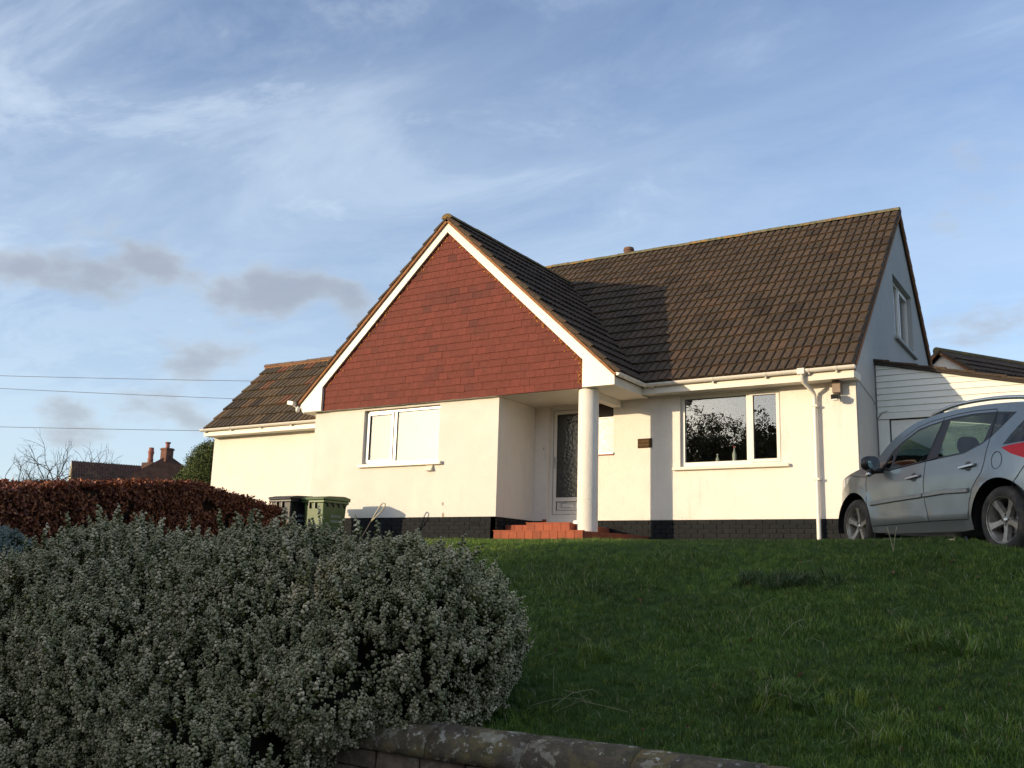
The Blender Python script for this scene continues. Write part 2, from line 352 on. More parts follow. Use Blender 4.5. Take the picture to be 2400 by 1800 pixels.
# ------------------------------------------------------------------ ground
def sstep(a, b, x):
    t = np.clip((x-a)/(b-a), 0, 1); return t*t*(3-2*t)
YP = [-9.75, -9.45, -8, -6.5, -5.3, -4.5, -3.6, -2, -.5, 1, 12, 30]
ZP = [-2.10, -2.03, -1.60, -1.17, -.835, -.655, -.575, -.53, -.50, -.50, -.6, -1.0]
hx, hy = -.67622584, .73632829          # drive heading
def ground_z(X, Y):
    X = np.asarray(X, float); Y = np.asarray(Y, float)
    z = np.interp(Y, YP, ZP)
    left = sstep(1.5, -2.6, X)*.33*sstep(6, 2, Y-0)         # ground falls to the left
    z = z-left-sstep(-4, -22, X)*.6*sstep(8, 2, Y)
    # drive strip beyond its edge line
    s = (X-8.28)*hx+(Y+4.65)*hy                       # along heading
    t = (X-8.28)*hy-(Y+4.65)*hx                       # to the right of it
    zd = np.interp(s, [-8, -3, 0, 2.6, 5], [-2.2, -1.3, -.725, -.675, -.68])
    zd = np.where(Y > -.2, -.68, zd)
    z = z+.075*np.exp(-(np.minimum(t+.1, 0)/.75)**2)*sstep(-5, -1.5, s)*(.15+.85*sstep(1.5, .0, s))*sstep(3.4, 1.2, s)
    k = sstep(-.02, .22, t)
    z = z*(1-k)+np.minimum(zd, z+.3)*k
    return z
def grid_mesh(name, xs, ys, zf, mat_, kind='structure'):
    X, Y = np.meshgrid(xs, ys); Z = zf(X, Y); nx, ny = len(xs), len(ys)
    v = np.stack([X, Y, Z], -1).reshape(-1, 3)
    f = [(j*nx+i, j*nx+i+1, (j+1)*nx+i+1, (j+1)*nx+i) for j in range(ny-1) for i in range(nx-1)]
    o = M().add(v.tolist(), f).build(name, mat_, smooth=True); o['kind'] = kind; return o
SOIL = mat('lawn ground', (.036, .065, .014), .95, .4, 3, .5, 40, spec=.1, stain=[(2, .5, .7, (.035, .03, .015), .5)])
FIELD = mat('rough ground', (.05, .07, .025), .95, .4, .4, .3, 5, spec=.1)
TARM = mat('tarmac', (.05, .05, .052), .85, .2, 12, .4, 120, spec=.3)
PAVE = mat('pavement concrete', (.22, .21, .19), .85, .15, 5, .3, 60, spec=.3)
DRIVE = mat('drive concrete', (.20, .19, .17), .85, .2, 5, .3, 60, spec=.3)
xs = np.concatenate([np.linspace(-60, -14, 24)[:-1], np.arange(-14, 14, .22), np.linspace(14, 60, 24)])
ys = np.concatenate([np.arange(-9.72, 2, .2), np.linspace(2, 30, 20)])
grid_mesh('lawn', xs, ys, ground_z, SOIL)
def far_z(X, Y):
    z = np.full_like(X, -1.15); z = np.where(Y < -9.7, -2.72, z); return z
far = M()
far.box((-900, 30, -4), (900, 1500, -1.02)); far.box((-900, -9.7, -4), (-60, 30, -1.3)); far.box((60, -9.7, -4), (900, 30, -1.3)); far.box((-900, -1500, -4), (900, -9.7, -2.71))
far.build('ground', FIELD)['kind'] = 'structure'
M().box((-120, -17.6, -3.2), (120, -12.1, -2.66)).build('road', TARM)['kind'] = 'structure'
M().box((-120, -12.1, -3.2), (120, -9.93, -2.55)).build('pavement', PAVE)['kind'] = 'structure'
M().box((-120, -19.6, -3.2), (120, -17.6, -2.55)).build('pavement', PAVE)['kind'] = 'structure'
# drive sheet, following the ground
dv = []; df = []
ss = np.linspace(-7.5, 6.2, 40); ts = np.linspace(.24, 4.4, 12)
for s in ss:
    for t in ts:
        X = 8.28+hx*s+hy*t; Y = -4.65+hy*s-hx*t; dv.append((X, Y, float(ground_z(X, Y))+.006))
n = len(ts)
for i in range(len(ss)-1):
    for j in range(n-1): df.append((i*n+j, (i+1)*n+j, (i+1)*n+j+1, i*n+j+1))
M().add(dv, df).build('driveway', DRIVE, smooth=True)['kind'] = 'structure'

# ================================================================== THE HOUSE
H = thing('bungalow', 'white rendered bungalow with brown tiled roofs and a red tile hung front gable', 'house', (0, 0, 0))
HD = H
Dm = 1.287; XR = 5.933; ZT = 2.15
MZ = -1.2                      # ridge line of the projecting gable
# --- walls
wall('front_wall', rect(-4.48, 0, -.0, 2.147), [rect(-3.17, -1.315, 1.03, 2.10)], lambda u, v: (u, 0, v), (0, .25, 0), BAYW, H)
wall('porch_side_wall', rect(.002, Dm, 0, 2.149), [], lambda u, v: (0.001, u+.25 if u < .1 else u, v), (-.2, 0, 0), BAYW, H)
wall('side_wall', rect(.25, 1.3, -1.3, 2.149), [], lambda u, v: (-4.48, u, v), (.2, 0, 0), BAYW, H)
mainw = wall('main_wall', rect(.0, XR-.001, 0, 2.20), [rect(.29, 1.06, .001, 2.14), rect(1.13, 1.655, 1.222, 2.165), rect(2.945, 4.712, .90, 2.165)],
     lambda u, v: (u, Dm, v), (0, .25, 0), WALL, H)
gz = lambda y: 2.30+(y-.95)*.9005
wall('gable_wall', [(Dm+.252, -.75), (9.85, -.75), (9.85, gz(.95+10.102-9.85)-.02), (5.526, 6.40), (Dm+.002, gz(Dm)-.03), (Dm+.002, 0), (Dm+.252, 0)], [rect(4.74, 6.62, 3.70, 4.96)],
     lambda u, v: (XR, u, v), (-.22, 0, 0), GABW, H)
wall('rear_wall', rect(-4.4, XR-.23, -.8, 2.3), [], lambda u, v: (u, 9.7, v), (0, .14, 0), GABW, H)
wall('left_gable_wall', [(1.55, -.8), (9.69, -.8), (9.69, 2.4), (5.526, 6.38), (1.55, 2.75)], [], lambda u, v: (-4.47, u, v), (.15, 0, 0), GABW, H)
wall('extension_wall', rect(-8.77, -4.49, -1.3, 2.03), [], lambda u, v: (u, 1.107, v), (0, .2, 0), WALL, H)
wall('extension_gable_wall', [(1.31, -1.3), (4.1, -1.3), (4.1, 2.0), (2.60, 3.85), (1.31, 2.35)], [], lambda u, v: (-8.76, u, v), (.2, 0, 0), GABW, H)
wall('extension_rear_wall', rect(-8.55, -4.49, -1.3, 2.1), [], lambda u, v: (u, 3.9, v), (0, .2, 0), GABW, H)
# --- plinth: backing with joints, bricks one by one (the rest of it lower down is hidden by the lawn)
PL = M()
PL.box((-4.46, .034, -1.3), (-.034, .24, -.002)); PL.box((-.12, .034, -1.2), (-.034+.0, Dm, -.003)); PL.box((0, Dm+.034, -1.1), (XR-.034, Dm+.24, -.002)); PL.box((XR-.22, Dm+.034, -1.1), (XR-.032, 5, -.76))
pl = PL.build('plinth', MORT, H)
bricks = []
for k in range(8):
    j = .004*((k*37 % 5)/5-.4)
    bm_ = M(); bm_.box((0, .0+j, 0), (.215, .03, .065)); bricks.append(bm_.mesh('brick', BRICK, tone=random.random()))
hb = [M().box((0, 0, 0), (.1025, .03, .065)).mesh('brick', BRICK, tone=random.random()) for _ in range(3)]
def course_run(o, d, length, rows, z0):
    d = Vector(d); nrm = Vector((d.y, -d.x, 0))
    for r_ in range(rows):
        x = -.1125 if r_ % 2 else 0
        zz = z0-.0125-.065-r_*.075
        while x < length-.03:
            if x < 0: T = frameT(Vector(o)+Vector((0, 0, zz)), d, -nrm, (0, 0, 1)); place(random.choice(hb), 'brick', T, pl); x += .225; continue
            me_ = random.choice(bricks) if x+.215 <= length else random.choice(hb)
            if x+.215 > length and x+.1025 > length: break
            T = frameT(Vector(o)+d*x+Vector((0, 0, zz)), d, -nrm, (0, 0, 1)); place(me_, 'brick', T, pl); x += .225
course_run((-2.58, .012, 0), (1, 0, 0), 2.57, 5, 0)
course_run((-.012, .05, 0), (0, 1, 0), 1.24, 3, 0)
course_run((1.0, Dm+.012, 0), (1, 0, 0), XR-1.012, 5, 0)
# joined remainder of the brickwork where it hardly shows
PR = M()
for r_ in range(5):
    x = -4.47+(.1125 if r_ % 2 else 0)
    while x < -2.8: PR.box((x, .014, -.0775-r_*.075), (x+.215, .036, -.0125-r_*.075)); x += .225
PR.build('plinth_bricks', BRICK, H, tone=.5, kind='stuff')
AIR = mat('air brick', (.018, .019, .021), .8, spec=.12)
for (x, y) in ((-.46, .004), (1.72, Dm+.004), (5.48, Dm+.004)):
    a = M(); a.box((x-.11, y, -.16), (x+.11, y+.02, -.09))
    for i in range(8): a.box((x-.10+i*.026, y-.006, -.155), (x-.088+i*.026, y+.0005, -.095))
    a.build('air_brick', AIR, H)

# --- bargeboards and boxed ends of the front gable
yf, yb = -.165, -.125
def P2(u, v): return (u, yf, v)
ap_o, ap_i = 5.725, 5.435
M().prism([P2(MZ, ap_o), P2(MZ, ap_i), P2(1.781, 2.635), P2(1.781, 2.935)], (0, yb-yf, 0)).build('bargeboard', UPVC, H)
M().prism([P2(MZ-.002, ap_o), P2(-4.193, 2.935), P2(-4.193, 2.635), P2(MZ-.002, ap_i)], (0, yb-yf, 0)).build('bargeboard', UPVC, H)
M().prism([(1.783, yf-.001, 2.93), (1.783, yf-.001, ZT), (2.387, yf-.001, ZT), (2.387, yf-.001, 2.366)], (0, .10, 0)).build('box_end', UPVC, H)
M().prism([(-4.195, yf-.001, 2.93), (-4.775, yf-.001, 2.366), (-4.775, yf-.001, 2.24), (-4.70, yf-.001, ZT), (-4.195, yf-.001, ZT)], (0, .10, 0)).build('box_end', UPVC, H)
# soffits and fascias
M().box((.003, -.088, ZT+.002), (2.36, Dm-.002, ZT+.03)).build('soffit', SOFF, H)
M().box((-4.76, -.06, ZT+.004), (-4.30, 1.0, ZT+.03)).build('soffit', SOFF, H)
M().box((-4.3, -.10, ZT-.0005+.0), (.0, .0, ZT+.03)).build('soffit', SOFF, H)
M().box((2.362, -.06, ZT+.0005), (2.386, .928, 2.335)).build('fascia', UPVC, H)
M().box((-4.785, -.06, ZT), (-4.765, 1.0, 2.335)).build('fascia', UPVC, H)
M().box((2.364, .93, ZT+.015), (XR+.06, .952, 2.335)).build('fascia', UPVC, H)
M().box((2.364, .953, 2.185), (XR-.002, Dm+.0, 2.205)).build('soffit', SOFF, H)
M().box((XR+.001, .953, 2.187), (XR+.059, 1.4, 2.30)).build('soffit', UPVC, H)
M().box((-8.80, .80, 2.00), (-4.482, .822, 2.135)).build('fascia', UPVC, H)
M().box((-8.80, .823, 2.004), (-4.482, 1.106, 2.02)).build('soffit', SOFF, H)
# gutters
def gutter(p0, p1, r=.056, parent=H, unions=(), out=(0, -1, 0)):
    p0 = Vector(p0); p1 = Vector(p1); d = (p1-p0).normalized(); o = Vector(out); g = M(); n = 10
    ring = lambda c, rr: [c+o*(-math.cos(math.pi*k/n))*rr*-1+Vector((0, 0, -math.sin(math.pi*k/n)*rr)) for k in range(n+1)]
    a, b = ring(p0, r), ring(p1, r); ai, bi = ring(p0, r-.006), ring(p1, r-.006)
    k = n+1
    g.add(a+b, [(i, i+1, k+i+1, k+i) for i in range(n)]); g.add(ai+bi, [(i, i+1, k+i+1, k+i) for i in range(n)])
    for q, qi in ((a, ai), (b, bi)): g.add(q+qi, [(i, i+1, k+i+1, k+i) for i in range(n)])
    g.add([a[0], b[0], bi[0], ai[0], a[-1], b[-1], bi[-1], ai[-1]], [(0, 1, 2, 3), (4, 5, 6, 7)])
    g.add(a, [tuple(range(n+1))]); g.add(b, [tuple(range(n+1))])      # stop ends
    go = g.build('gutter', GUT, parent, auto=40)
    for t in unions:
        c = p0+d*t; u = M(); a = ring(c-d*.02, r+.006); b = ring(c+d*.02, r+.006)
        u.add(a+b+ring(c-d*.02, r)+ring(c+d*.02, r), [(i, i+1, k+i+1, k+i) for i in range(n)]+[(2*k+i, 2*k+i+1, i+1, i) for i in range(n)]+[(3*k+i, 3*k+i+1, k+i+1, k+i) for i in range(n)])
        cc = c-o*(.05)+Vector((0, 0, -r)); u.box(tuple(Vector((min(c.x-.012, c.x+.012), min(c.y, cc.y), c.z-r-.025)) - Vector((0,0,0))), (c.x+.012, max(c.y, cc.y), c.z-r+.002))
        u.build('gutter_bracket', GUT, go)
    return go
gmain = gutter((2.46, .872, 2.335), (XR+.10, .872, 2.345), unions=(.14, 1.25, 2.15, 2.85, 3.28))
gutter((2.446, -.19, 2.345), (2.446, .93, 2.335), unions=(.2, .75, 1.02), out=(1, 0, 0))
gutter((-4.835, -.16, 2.30), (-4.835, .75, 2.29), unions=(.3,), out=(-1, 0, 0))
gutter((-8.84, .742, 2.155), (-4.50, .742, 2.16), unions=(.12, 1.0, 1.95, 2.9, 3.9), r=.054)
# downpipe
dp = M(); X0 = 5.30
dp.tube([(X0-.10, .865, 2.30), (X0-.10, .865, 2.20), (X0-.085, .90, 2.15), (X0-.01, 1.16, 2.03), (X0, 1.20, 1.98), (X0, 1.205, 1.9), (X0, 1.205, -.52)], .034, 12)
dpo = dp.build('downpipe', GUT, H, smooth=True, auto=50)
M().box((X0-.16, .80, 2.26), (X0-.04, .93, 2.36)).build('gutter_outlet', GUT, dpo, bevel=.01)
for zz in (1.80, .62):
    M().box((X0-.05, 1.16, zz-.018), (X0+.05, 1.285, zz+.018)).build('pipe_clip', GUT, dpo, bevel=.006)

# --- roof decks
def slab(name, pts, d, mt=DECK): return M().prism(pts, d).build(name, mt, H)
cm, smn = math.cos(R(42)), math.sin(R(42))
E_Y, E_Z, R_Y, R_Z = .885, 2.355, 5.526, 6.515
s_main = Vector((0, R_Y-E_Y, R_Z-E_Z)); L_main = s_main.length; s_main.normalize(); n_main = Vector((1, 0, 0)).cross(s_main)
off = -n_main*.055
a0, a1 = -4.42, XR+.04
def V3(x, y, z): return Vector((x, y, z))
slab('roof_deck', [V3(a0, E_Y, E_Z)+off, V3(a1, E_Y, E_Z)+off, V3(a1, R_Y, R_Z)+off, V3(a0, R_Y, R_Z)+off], -n_main*.03)
nr = Vector((0, -n_main.y, n_main.z)); YR2 = 2*R_Y-E_Y
slab('roof_deck', [V3(a0, YR2, E_Z)-nr*.055, V3(a1, YR2, E_Z)-nr*.055, V3(a1, R_Y, R_Z)-nr*.055, V3(a0, R_Y, R_Z)-nr*.055], -nr*.03)
M().prism([V3(XR+.002, E_Y, E_Z-.02)-n_main*.05, V3(XR+.002, R_Y, R_Z)-n_main*.05, V3(XR+.002, R_Y, R_Z)-n_main*.10, V3(XR+.002, E_Y+.05, E_Z)-n_main*.10], (.07, 0, 0)).build('undercloak', UNDER, H)
M().prism([V3(XR+.002, YR2, E_Z)-nr*.02, V3(XR+.002, R_Y+.02, R_Z)-nr*.02, V3(XR+.002, R_Y+.02, R_Z)-nr*.09, V3(XR+.002, YR2, E_Z)-nr*.09], (.07, 0, 0)).build('undercloak', UNDER, H)
# front gable roof
BRZ = 5.785; bex, bez = 2.455, 2.345
def bay_axes(sign):
    e = V3(MZ+sign*(bex-MZ), 0, bez); r_ = V3(MZ, 0, BRZ-.06); s = (r_-e); Ls = s.length; s.normalize()
    a = Vector((0, sign, 0)); n = a.cross(s); return e, s, n, a, Ls
for sg in (1, -1):
    e, s, n_, a, Ls = bay_axes(sg)
    p0 = e-n_*.055; p1 = e+s*Ls-n_*.055
    ylen = 4.9 if sg == 1 else 5.0
    slab('roof_deck', [V3(p0.x, -.10, p0.z), V3(p0.x, ylen, p0.z), V3(p1.x, ylen, p1.z), V3(p1.x, -.10, p1.z)], -n_*.028)
    q0 = e-n_*.03; q1 = e+s*(Ls+.03)-n_*.03
    M().prism([V3(q0.x, -.205, q0.z), V3(q1.x, -.205, q1.z), V3(q1.x, -.205, q1.z)-n_*.045, V3(q0.x, -.205, q0.z)-n_*.045], (0, .10, 0)).build('undercloak', UNDER, H)
# extension roof
XE, XZ, XRY, XRZ = .76, 2.165, 2.60, 4.02
s_ext = V3(0, XRY-XE, XRZ-XZ); L_ext = s_ext.length; s_ext.normalize(); n_ext = Vector((1, 0, 0)).cross(s_ext)
slab('roof_deck', [V3(-8.74, XE, XZ)-n_ext*.055, V3(-4.49, XE, XZ)-n_ext*.055, V3(-4.49, XRY, XRZ)-n_ext*.055, V3(-8.74, XRY, XRZ)-n_ext*.055], -n_ext*.03)
nr2 = Vector((0, -n_ext.y, n_ext.z))
slab('roof_deck', [V3(-8.74, 2*XRY-XE, XZ), V3(-4.49, 2*XRY-XE, XZ), V3(-4.49, XRY, XRZ), V3(-8.74, XRY, XRZ)], -nr2*.06, TILE)
M().prism([V3(-8.80, XE, XZ)-n_ext*.03, V3(-8.80, XRY, XRZ)-n_ext*.03, V3(-8.80, XRY, XRZ)-n_ext*.09, V3(-8.80, XE+.05, XZ)-n_ext*.09], (.06, 0, 0)).build('undercloak', UNDER, H)

# --- roof tiles: two flat pans per tile, each lapping over the one below
TW, TG, TL = .30, .345, .42
prof = [(0, -.004), (.010, .0), (.018, .020), (.030, .024), (.112, .024), (.126, .020), (.136, .0), (.150, -.002), (.160, .0), (.168, .020), (.180, .024), (.264, .024), (.278, .020), (.290, .0), (.300, -.004)]
def tile_geo(jit=0.0, gauge_len=TL):
    v = []; f = []; n = len(prof)
    rows = [(-.002, .038, 0), (.0, .043, 0), (gauge_len, .0, 0)]
    for (y, lift, _) in rows:
        for (x, h) in prof: v.append((x+.001, y-(.006 if h > .01 else 0) if y < .1 else y, h+lift+jit*(x-.15)))
    lo = len(v)
    for (x, h) in prof: v.append((x+.001, .006, h-.004))
    f += [(lo+i, lo+i+1, i+1, i) for i in range(n-1)]
    f += [(i, i+1, n+i+1, n+i) for i in range(n-1)]+[(n+i, n+i+1, 2*n+i+1, 2*n+i) for i in range(n-1)]
    v += [(.001, gauge_len, -.03), (TW+.001, gauge_len, -.03)]
    f += [(lo, 0, n, 2*n, len(v)-2), (lo+n-1, len(v)-1, 3*n-1, 2*n-1, n-1)]
    return v, f
def tile_set(mat_, k=14):
    out = []
    for i in range(k):
        v, f = tile_geo(random.uniform(-.02, .02)); out.append(M().add(v, f).mesh('roof_tile', mat_, tone=(i+.5)/k))
    return out
TS = tile_set(TILE); TX = tile_set(TILEX)
def pick(ts, mode='n'):
    x = min(.999, max(0, random.gauss(.45, .17))) if random.random() < .93 else random.uniform(.8, 1)
    return int(x*len(ts)), x
slots = []    # (distance, set, index, T, where)
def lay(origin, a, s, n_, cols, rows, ok, ts, where, x0=0, rowshift=.0):
    for r_ in range(rows):
        for c in range(cols):
            cx = x0+c*TW; p = origin+a*cx+s*(r_*TG-.02)
            ctr = p+a*(TW/2)+s*(TG/2)
            if not ok(ctr, c, r_): continue
            wob = random.uniform(-.004, .004)
            T = frameT(p+n_*wob, a, s, n_)
            i, x = pick(ts)
            slots.append(((ctr-CAM).length, ts, i, T, where, x))
def bay_z(p):     # height of the front gable roof at p
    return BRZ-.06-abs(p.x-MZ)*(BRZ-.06-bez)/(bex-MZ)
def main_z(p): return E_Z+(p.y-E_Y)*(R_Z-E_Z)/(R_Y-E_Y)
nrow = 18; TG0 = TG; TG = L_main/nrow
ncol = 30
lay(V3(XR+.075-ncol*TW, E_Y, E_Z), V3(1, 0, 0), s_main, n_main, ncol, nrow,
    lambda p, c, r_: p.z > bay_z(p)-.22, TS, 'main')
TGr = TG
e, s, n_, a, Ls = bay_axes(1)
TG = Ls/14
lay(V3(e.x, -.215, e.z), a, s, n_, 17, 14, lambda p, c, r_: p.z > main_z(p)-.25, TS, 'bay')
bay_slots = len(slots)
TG = L_ext/7
lay(V3(-4.49-14*TW-.05, XE, XZ), V3(1, 0, 0), s_ext, n_ext, 14, 7, lambda p, c, r_: True, TX, 'ext')
fixed = list(slots); slots = []
# hidden-side tiles, only for the stepped verge outlines
e, s, n_, a, Ls = bay_axes(-1); TG = Ls/14
lay(V3(e.x, -.215+2*TW, e.z), a, s, n_, 2, 14, lambda p, c, r_: True, TS, 'bayleft')
TG = L_main/nrow
lay(V3(XR+.075, YR2, E_Z), V3(-1, 0, 0), Vector((0, -s_main.y, s_main.z)), nr, 3, nrow, lambda p, c, r_: True, TS, 'rear')
TG = TG0
fixed.sort(key=lambda q: q[0]*(1.0 if q[4] != 'bay' else 1.12))
ROOF = {}
for q in fixed[:300]: place(q[1][q[2]], 'roof_tile', q[3], H)
def join_tiles(lst, name):
    groups = {}
    for q in lst: groups.setdefault(id(q[1]), []).append(q)
    for g in groups.values():
        v = []; f = []; tn = []
        for q in g:
            me_ = q[1][q[2]]; o = len(v); T = q[3]
            v += [tuple(T @ vv.co) for vv in me_.vertices]; f += [tuple(i+o for i in p.vertices) for p in me_.polygons]; tn += [q[5]]*len(me_.vertices)
        M().add(v, f).build(name, g[0][1][0].materials[0], H, tone=tn, kind='stuff')
join_tiles(fixed[300:], 'roof_tiles'); join_tiles(slots, 'roof_tiles')
# ridge tiles
def ridge_run(p0, p1, mt, r=.105, seg=.45, drop=0.0):
    p0 = Vector(p0); p1 = Vector(p1); n = max(1, int((p1-p0).length/seg)); d = (p1-p0)/n
    x = d.normalized(); y = Vector((0, 0, 1)).cross(x); zz = x.cross(y)
    v = []; f = []; k = 9
    for q, (t, rr) in enumerate(((0, r+.004), (.06, r+.004), (.061, r), (1.0, r))):
        for i in range(k):
            an = math.pi*(i/(k-1)); v.append((t*d.length*(.985), math.cos(an)*rr*1.12, math.sin(an)*rr*.85-.03))
    for q in range(3): f += [(q*k+i, q*k+i+1, (q+1)*k+i+1, (q+1)*k+i) for i in range(k-1)]
    f += [tuple(range(k)), tuple(3*k+i for i in range(k))]
    me_ = M().add(v, f).mesh('ridge_tile', mt)
    for i in range(n):
        T = frameT(p0+d*i+Vector((0, 0, random.uniform(-.006, .006))), x, y, zz); place(me_, 'ridge_tile', T, H)
ridge_run((-4.4, R_Y, R_Z+.01), (XR+.08, R_Y, R_Z+.01), LICH)
ridge_run((MZ, -.215, BRZ-.05), (MZ, 4.95, BRZ-.05), RIDGE)
ridge_run((-8.80, XRY, XRZ+.01), (-4.5, XRY, XRZ+.01), RIDGEX, r=.10)
M().box((-8.78, XRY-.10, XRZ-.07), (-4.5, XRY+.10, XRZ-.02)).build('ridge_mortar', UNDER, H)
# valley lead and flue pot on the ridge
LEAD = mat('lead sheet', (.16, .17, .18), .5, .2, 8, metal=.3)
CLAY = mat('terracotta pot', (.15, .075, .045), .8, .2, 12, .3, 50)
M().lathe([(0.0, .0), (.11, 0), (.115, .05), (.13, .06), (.13, .085), (.115, .095), (.12, .125), (.10, .135), (.0, .14)], Matrix.Translation((-.09, R_Y+.02, R_Z+.06)), 18).build('flue_pot', CLAY, H, smooth=True, auto=40)

# --- hanging tiles on the front gable
HW, HG = .20, .1345
hang = []
for i in range(12):
    j = random.uniform(-.002, .002)
    v = [(.0015, -.014, 0), (HW-.0015, -.014+j, 0), (HW-.0015, .0, HG+.02), (.0015, .0, HG+.02), (.0015, .004, 0), (HW-.0015, .004, 0)]
    f = [(0, 1, 2, 3), (0, 4, 5, 1), (0, 3, 4), (1, 5, 2)]
    hang.append(((i+.5)/12, v, f, M().add(v, f).mesh('hanging_tile', HANG, tone=(i+.5)/12)))
yt = -.098
M().prism([(-4.20, yt+.012, ZT), (1.79, yt+.012, ZT), (1.79, yt+.012, 2.66), (MZ, yt+.012, 5.47), (-4.20, yt+.012, 2.66)], (0, .02, 0)).build('gable_backing', DECK, H)
hs = []
inner = lambda x: ap_i+.03-abs(x-MZ)*(ap_i-2.635)/2.981
for r_ in range(25):
    z0 = ZT+r_*HG-.0; x = -4.20-(HW/2 if r_ % 2 else 0)-random.choice((0, 0, .05))
    while x < 1.79:
        xl, xr_ = max(x, -4.195), min(x+HW, 1.783)
        if xr_-xl > .02 and max(inner(xl), inner(xr_), inner(MZ) if xl < MZ < xr_ else 0) > z0+.01:
            full = abs(xr_-xl-HW) < 1e-6
            hs.append((x, z0, xl, xr_, full, (Vector((x, yt, z0))-CAM).length))
        x += HW
    # uneven tone patches come from the pick
keep = [h for h in hs if h[4]]; keep.sort(key=lambda h: h[5]); keepset = set(id(h) for h in keep[:300])
rest = M(); rt_tone = []
for h in hs:
    if random.random() < .035: ti = random.choice((0, 1, 1))
    else: ti = random.choice((3, 4, 5, 6, 7, 8, 9, 9, 10))
    if 3.9 < h[1] < 4.25 and -1.7 < h[0] < -.2 and random.random() < .75: ti = random.choice((0, 1, 0))
    if id(h) in keepset:
        T = Matrix.Translation((h[0], yt+random.uniform(-.003, .0015), h[1]+random.uniform(-.003, .003)-(.012 if random.random() < .03 else 0))) @ Matrix.Rotation(random.gauss(0, .006), 4, 'Y'); place(hang[ti][3], 'hanging_tile', T, H)
    else:
        sc_ = (h[3]-h[2])/HW
        v = [(h[2]+(p[0])*sc_, yt+p[1], h[1]+p[2]) for p in hang[ti][1]]
        rest.add(v, hang[ti][2]); rt_tone += [hang[ti][0]]*len(v)
rest.build('hanging_tiles', HANG, H, tone=rt_tone, kind='stuff')
# orange lichen along the bargeboard's lower edge
LI = mat('orange lichen', (.36, .15, .04), .95, .5, 30, .5, 80, spec=.1)
li = M()
for _ in range(420):
    t = random.random(); sgn = 1 if random.random() < .72 else -1
    x = MZ+sgn*t*2.97; zt = ap_i-.0-t*2.97*(ap_i-2.635)/2.981-abs(random.gauss(0, .05))-.01
    s_ = random.uniform(.006, .022)
    if random.random() < .3 and sgn > 0: x = 1.77-abs(random.gauss(0, .05)); zt = random.uniform(2.2, 2.7)
    r3 = [(x+s_*random.uniform(.5, 1.3)*math.cos(a_), yt-.0155, zt+s_*random.uniform(.5, 1.2)*math.sin(a_)) for a_ in np.linspace(0, 6.28, 7)[:-1]]
    li.prism(r3, (0, -.003, 0))
li.build('lichen', LI, H, kind='stuff')

# --- windows
def bar(m_, x0, x1, z0, z1, y0, y1): m_.box((x0, y0, z0), (x1, y1, z1))
def frame(m_, x0, x1, z0, z1, w_, y0, y1, wb=None):
    wb = wb or w_
    bar(m_, x0, x0+w_, z0, z1, y0, y1); bar(m_, x1-w_, x1, z0, z1, y0, y1); bar(m_, x0+w_, x1-w_, z1-w_, z1, y0, y1); bar(m_, x0+w_, x1-w_, z0, z0+wb, y0, y1)
def pane(x0, x1, z0, z1, y, mt, par, name='pane'):
    return M().box((x0, y, z0), (x1, y+.008, z1)).build(name, mt, par)
def room(x0, x1, y0, y1, z0, z1, nm='room_interior', mt=ROOM):
    a = M(); v = [(x0, y0, z0), (x1, y0, z0), (x1, y1, z0), (x0, y1, z0), (x0, y0, z1), (x1, y0, z1), (x1, y1, z1), (x0, y1, z1)]
    a.add(v, [(0, 1, 2, 3), (4, 5, 6, 7), (1, 2, 6, 5), (2, 3, 7, 6), (3, 0, 4, 7)]); return a.build(nm, mt, H)
GAP = mat('window gasket', (.03, .03, .03), .6)
# bay window
y0 = .085
wf = M(); frame(wf, -3.168, -1.317, 1.032, 2.098, .055, y0, y0+.06); bar(wf, -2.475, -2.405, 1.087, 2.043, y0, y0+.06)
W1 = wf.build('window', FRAME, H, bevel=.004)
cs = M(); frame(cs, -3.125, -2.478, 1.075, 2.055, .05, y0-.02, y0+.02); cs.build('casement', FRAME, W1, bevel=.004)
gk = M(); frame(gk, -3.078, -2.525, 1.122, 2.008, .006, y0-.004, y0+.03); frame(gk, -2.407, -1.370, 1.085, 2.045, .007, y0+.01, y0+.03); gk.build('gasket', GAP, W1)
pane(-3.075, -2.53, 1.127, 2.003, y0+.012, GLASS, W1); pane(-2.404, -1.373, 1.088, 2.042, y0+.022, GLASS, W1)
M().box((-3.235, -.075, .965), (-1.215, .10, 1.031)).build('sill', UPVC, W1, bevel=.012)
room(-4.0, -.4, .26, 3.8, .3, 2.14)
# main window
y0 = Dm+.06
wf = M(); frame(wf, 2.947, 4.710, .902, 2.163, .065, y0, y0+.07, .085); bar(wf, 4.115, 4.235, .987, 2.098, y0, y0+.07)
W2 = wf.build('window', FRAME, H, bevel=.004)
cs = M(); frame(cs, 4.185, 4.685, .945, 2.135, .055, y0-.02, y0+.03); cs.build('casement', FRAME, W2, bevel=.004)
gk = M(); frame(gk, 3.010, 4.117, .985, 2.100, .008, y0+.01, y0+.03); frame(gk, 4.236, 4.634, .997, 2.084, .008, y0-.004, y0+.03); gk.build('gasket', GAP, W2)
pane(3.014, 4.113, .989, 2.096, y0+.025, GLASS, W2); pane(4.24, 4.63, 1.0, 2.08, y0+.012, GLASS, W2)
M().box((2.82, Dm-.075, .845), (4.85, Dm+.07, .901)).build('sill', UPVC, W2, bevel=.012)
M().box((3.0, Dm+.15, .87), (4.66, Dm+.45, .90)).build('window_board', FRAME, W2)
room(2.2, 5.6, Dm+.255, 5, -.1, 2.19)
BOT = mat('bottle glass', (.42, .48, .38), .12, .1, 10, spec=.6)
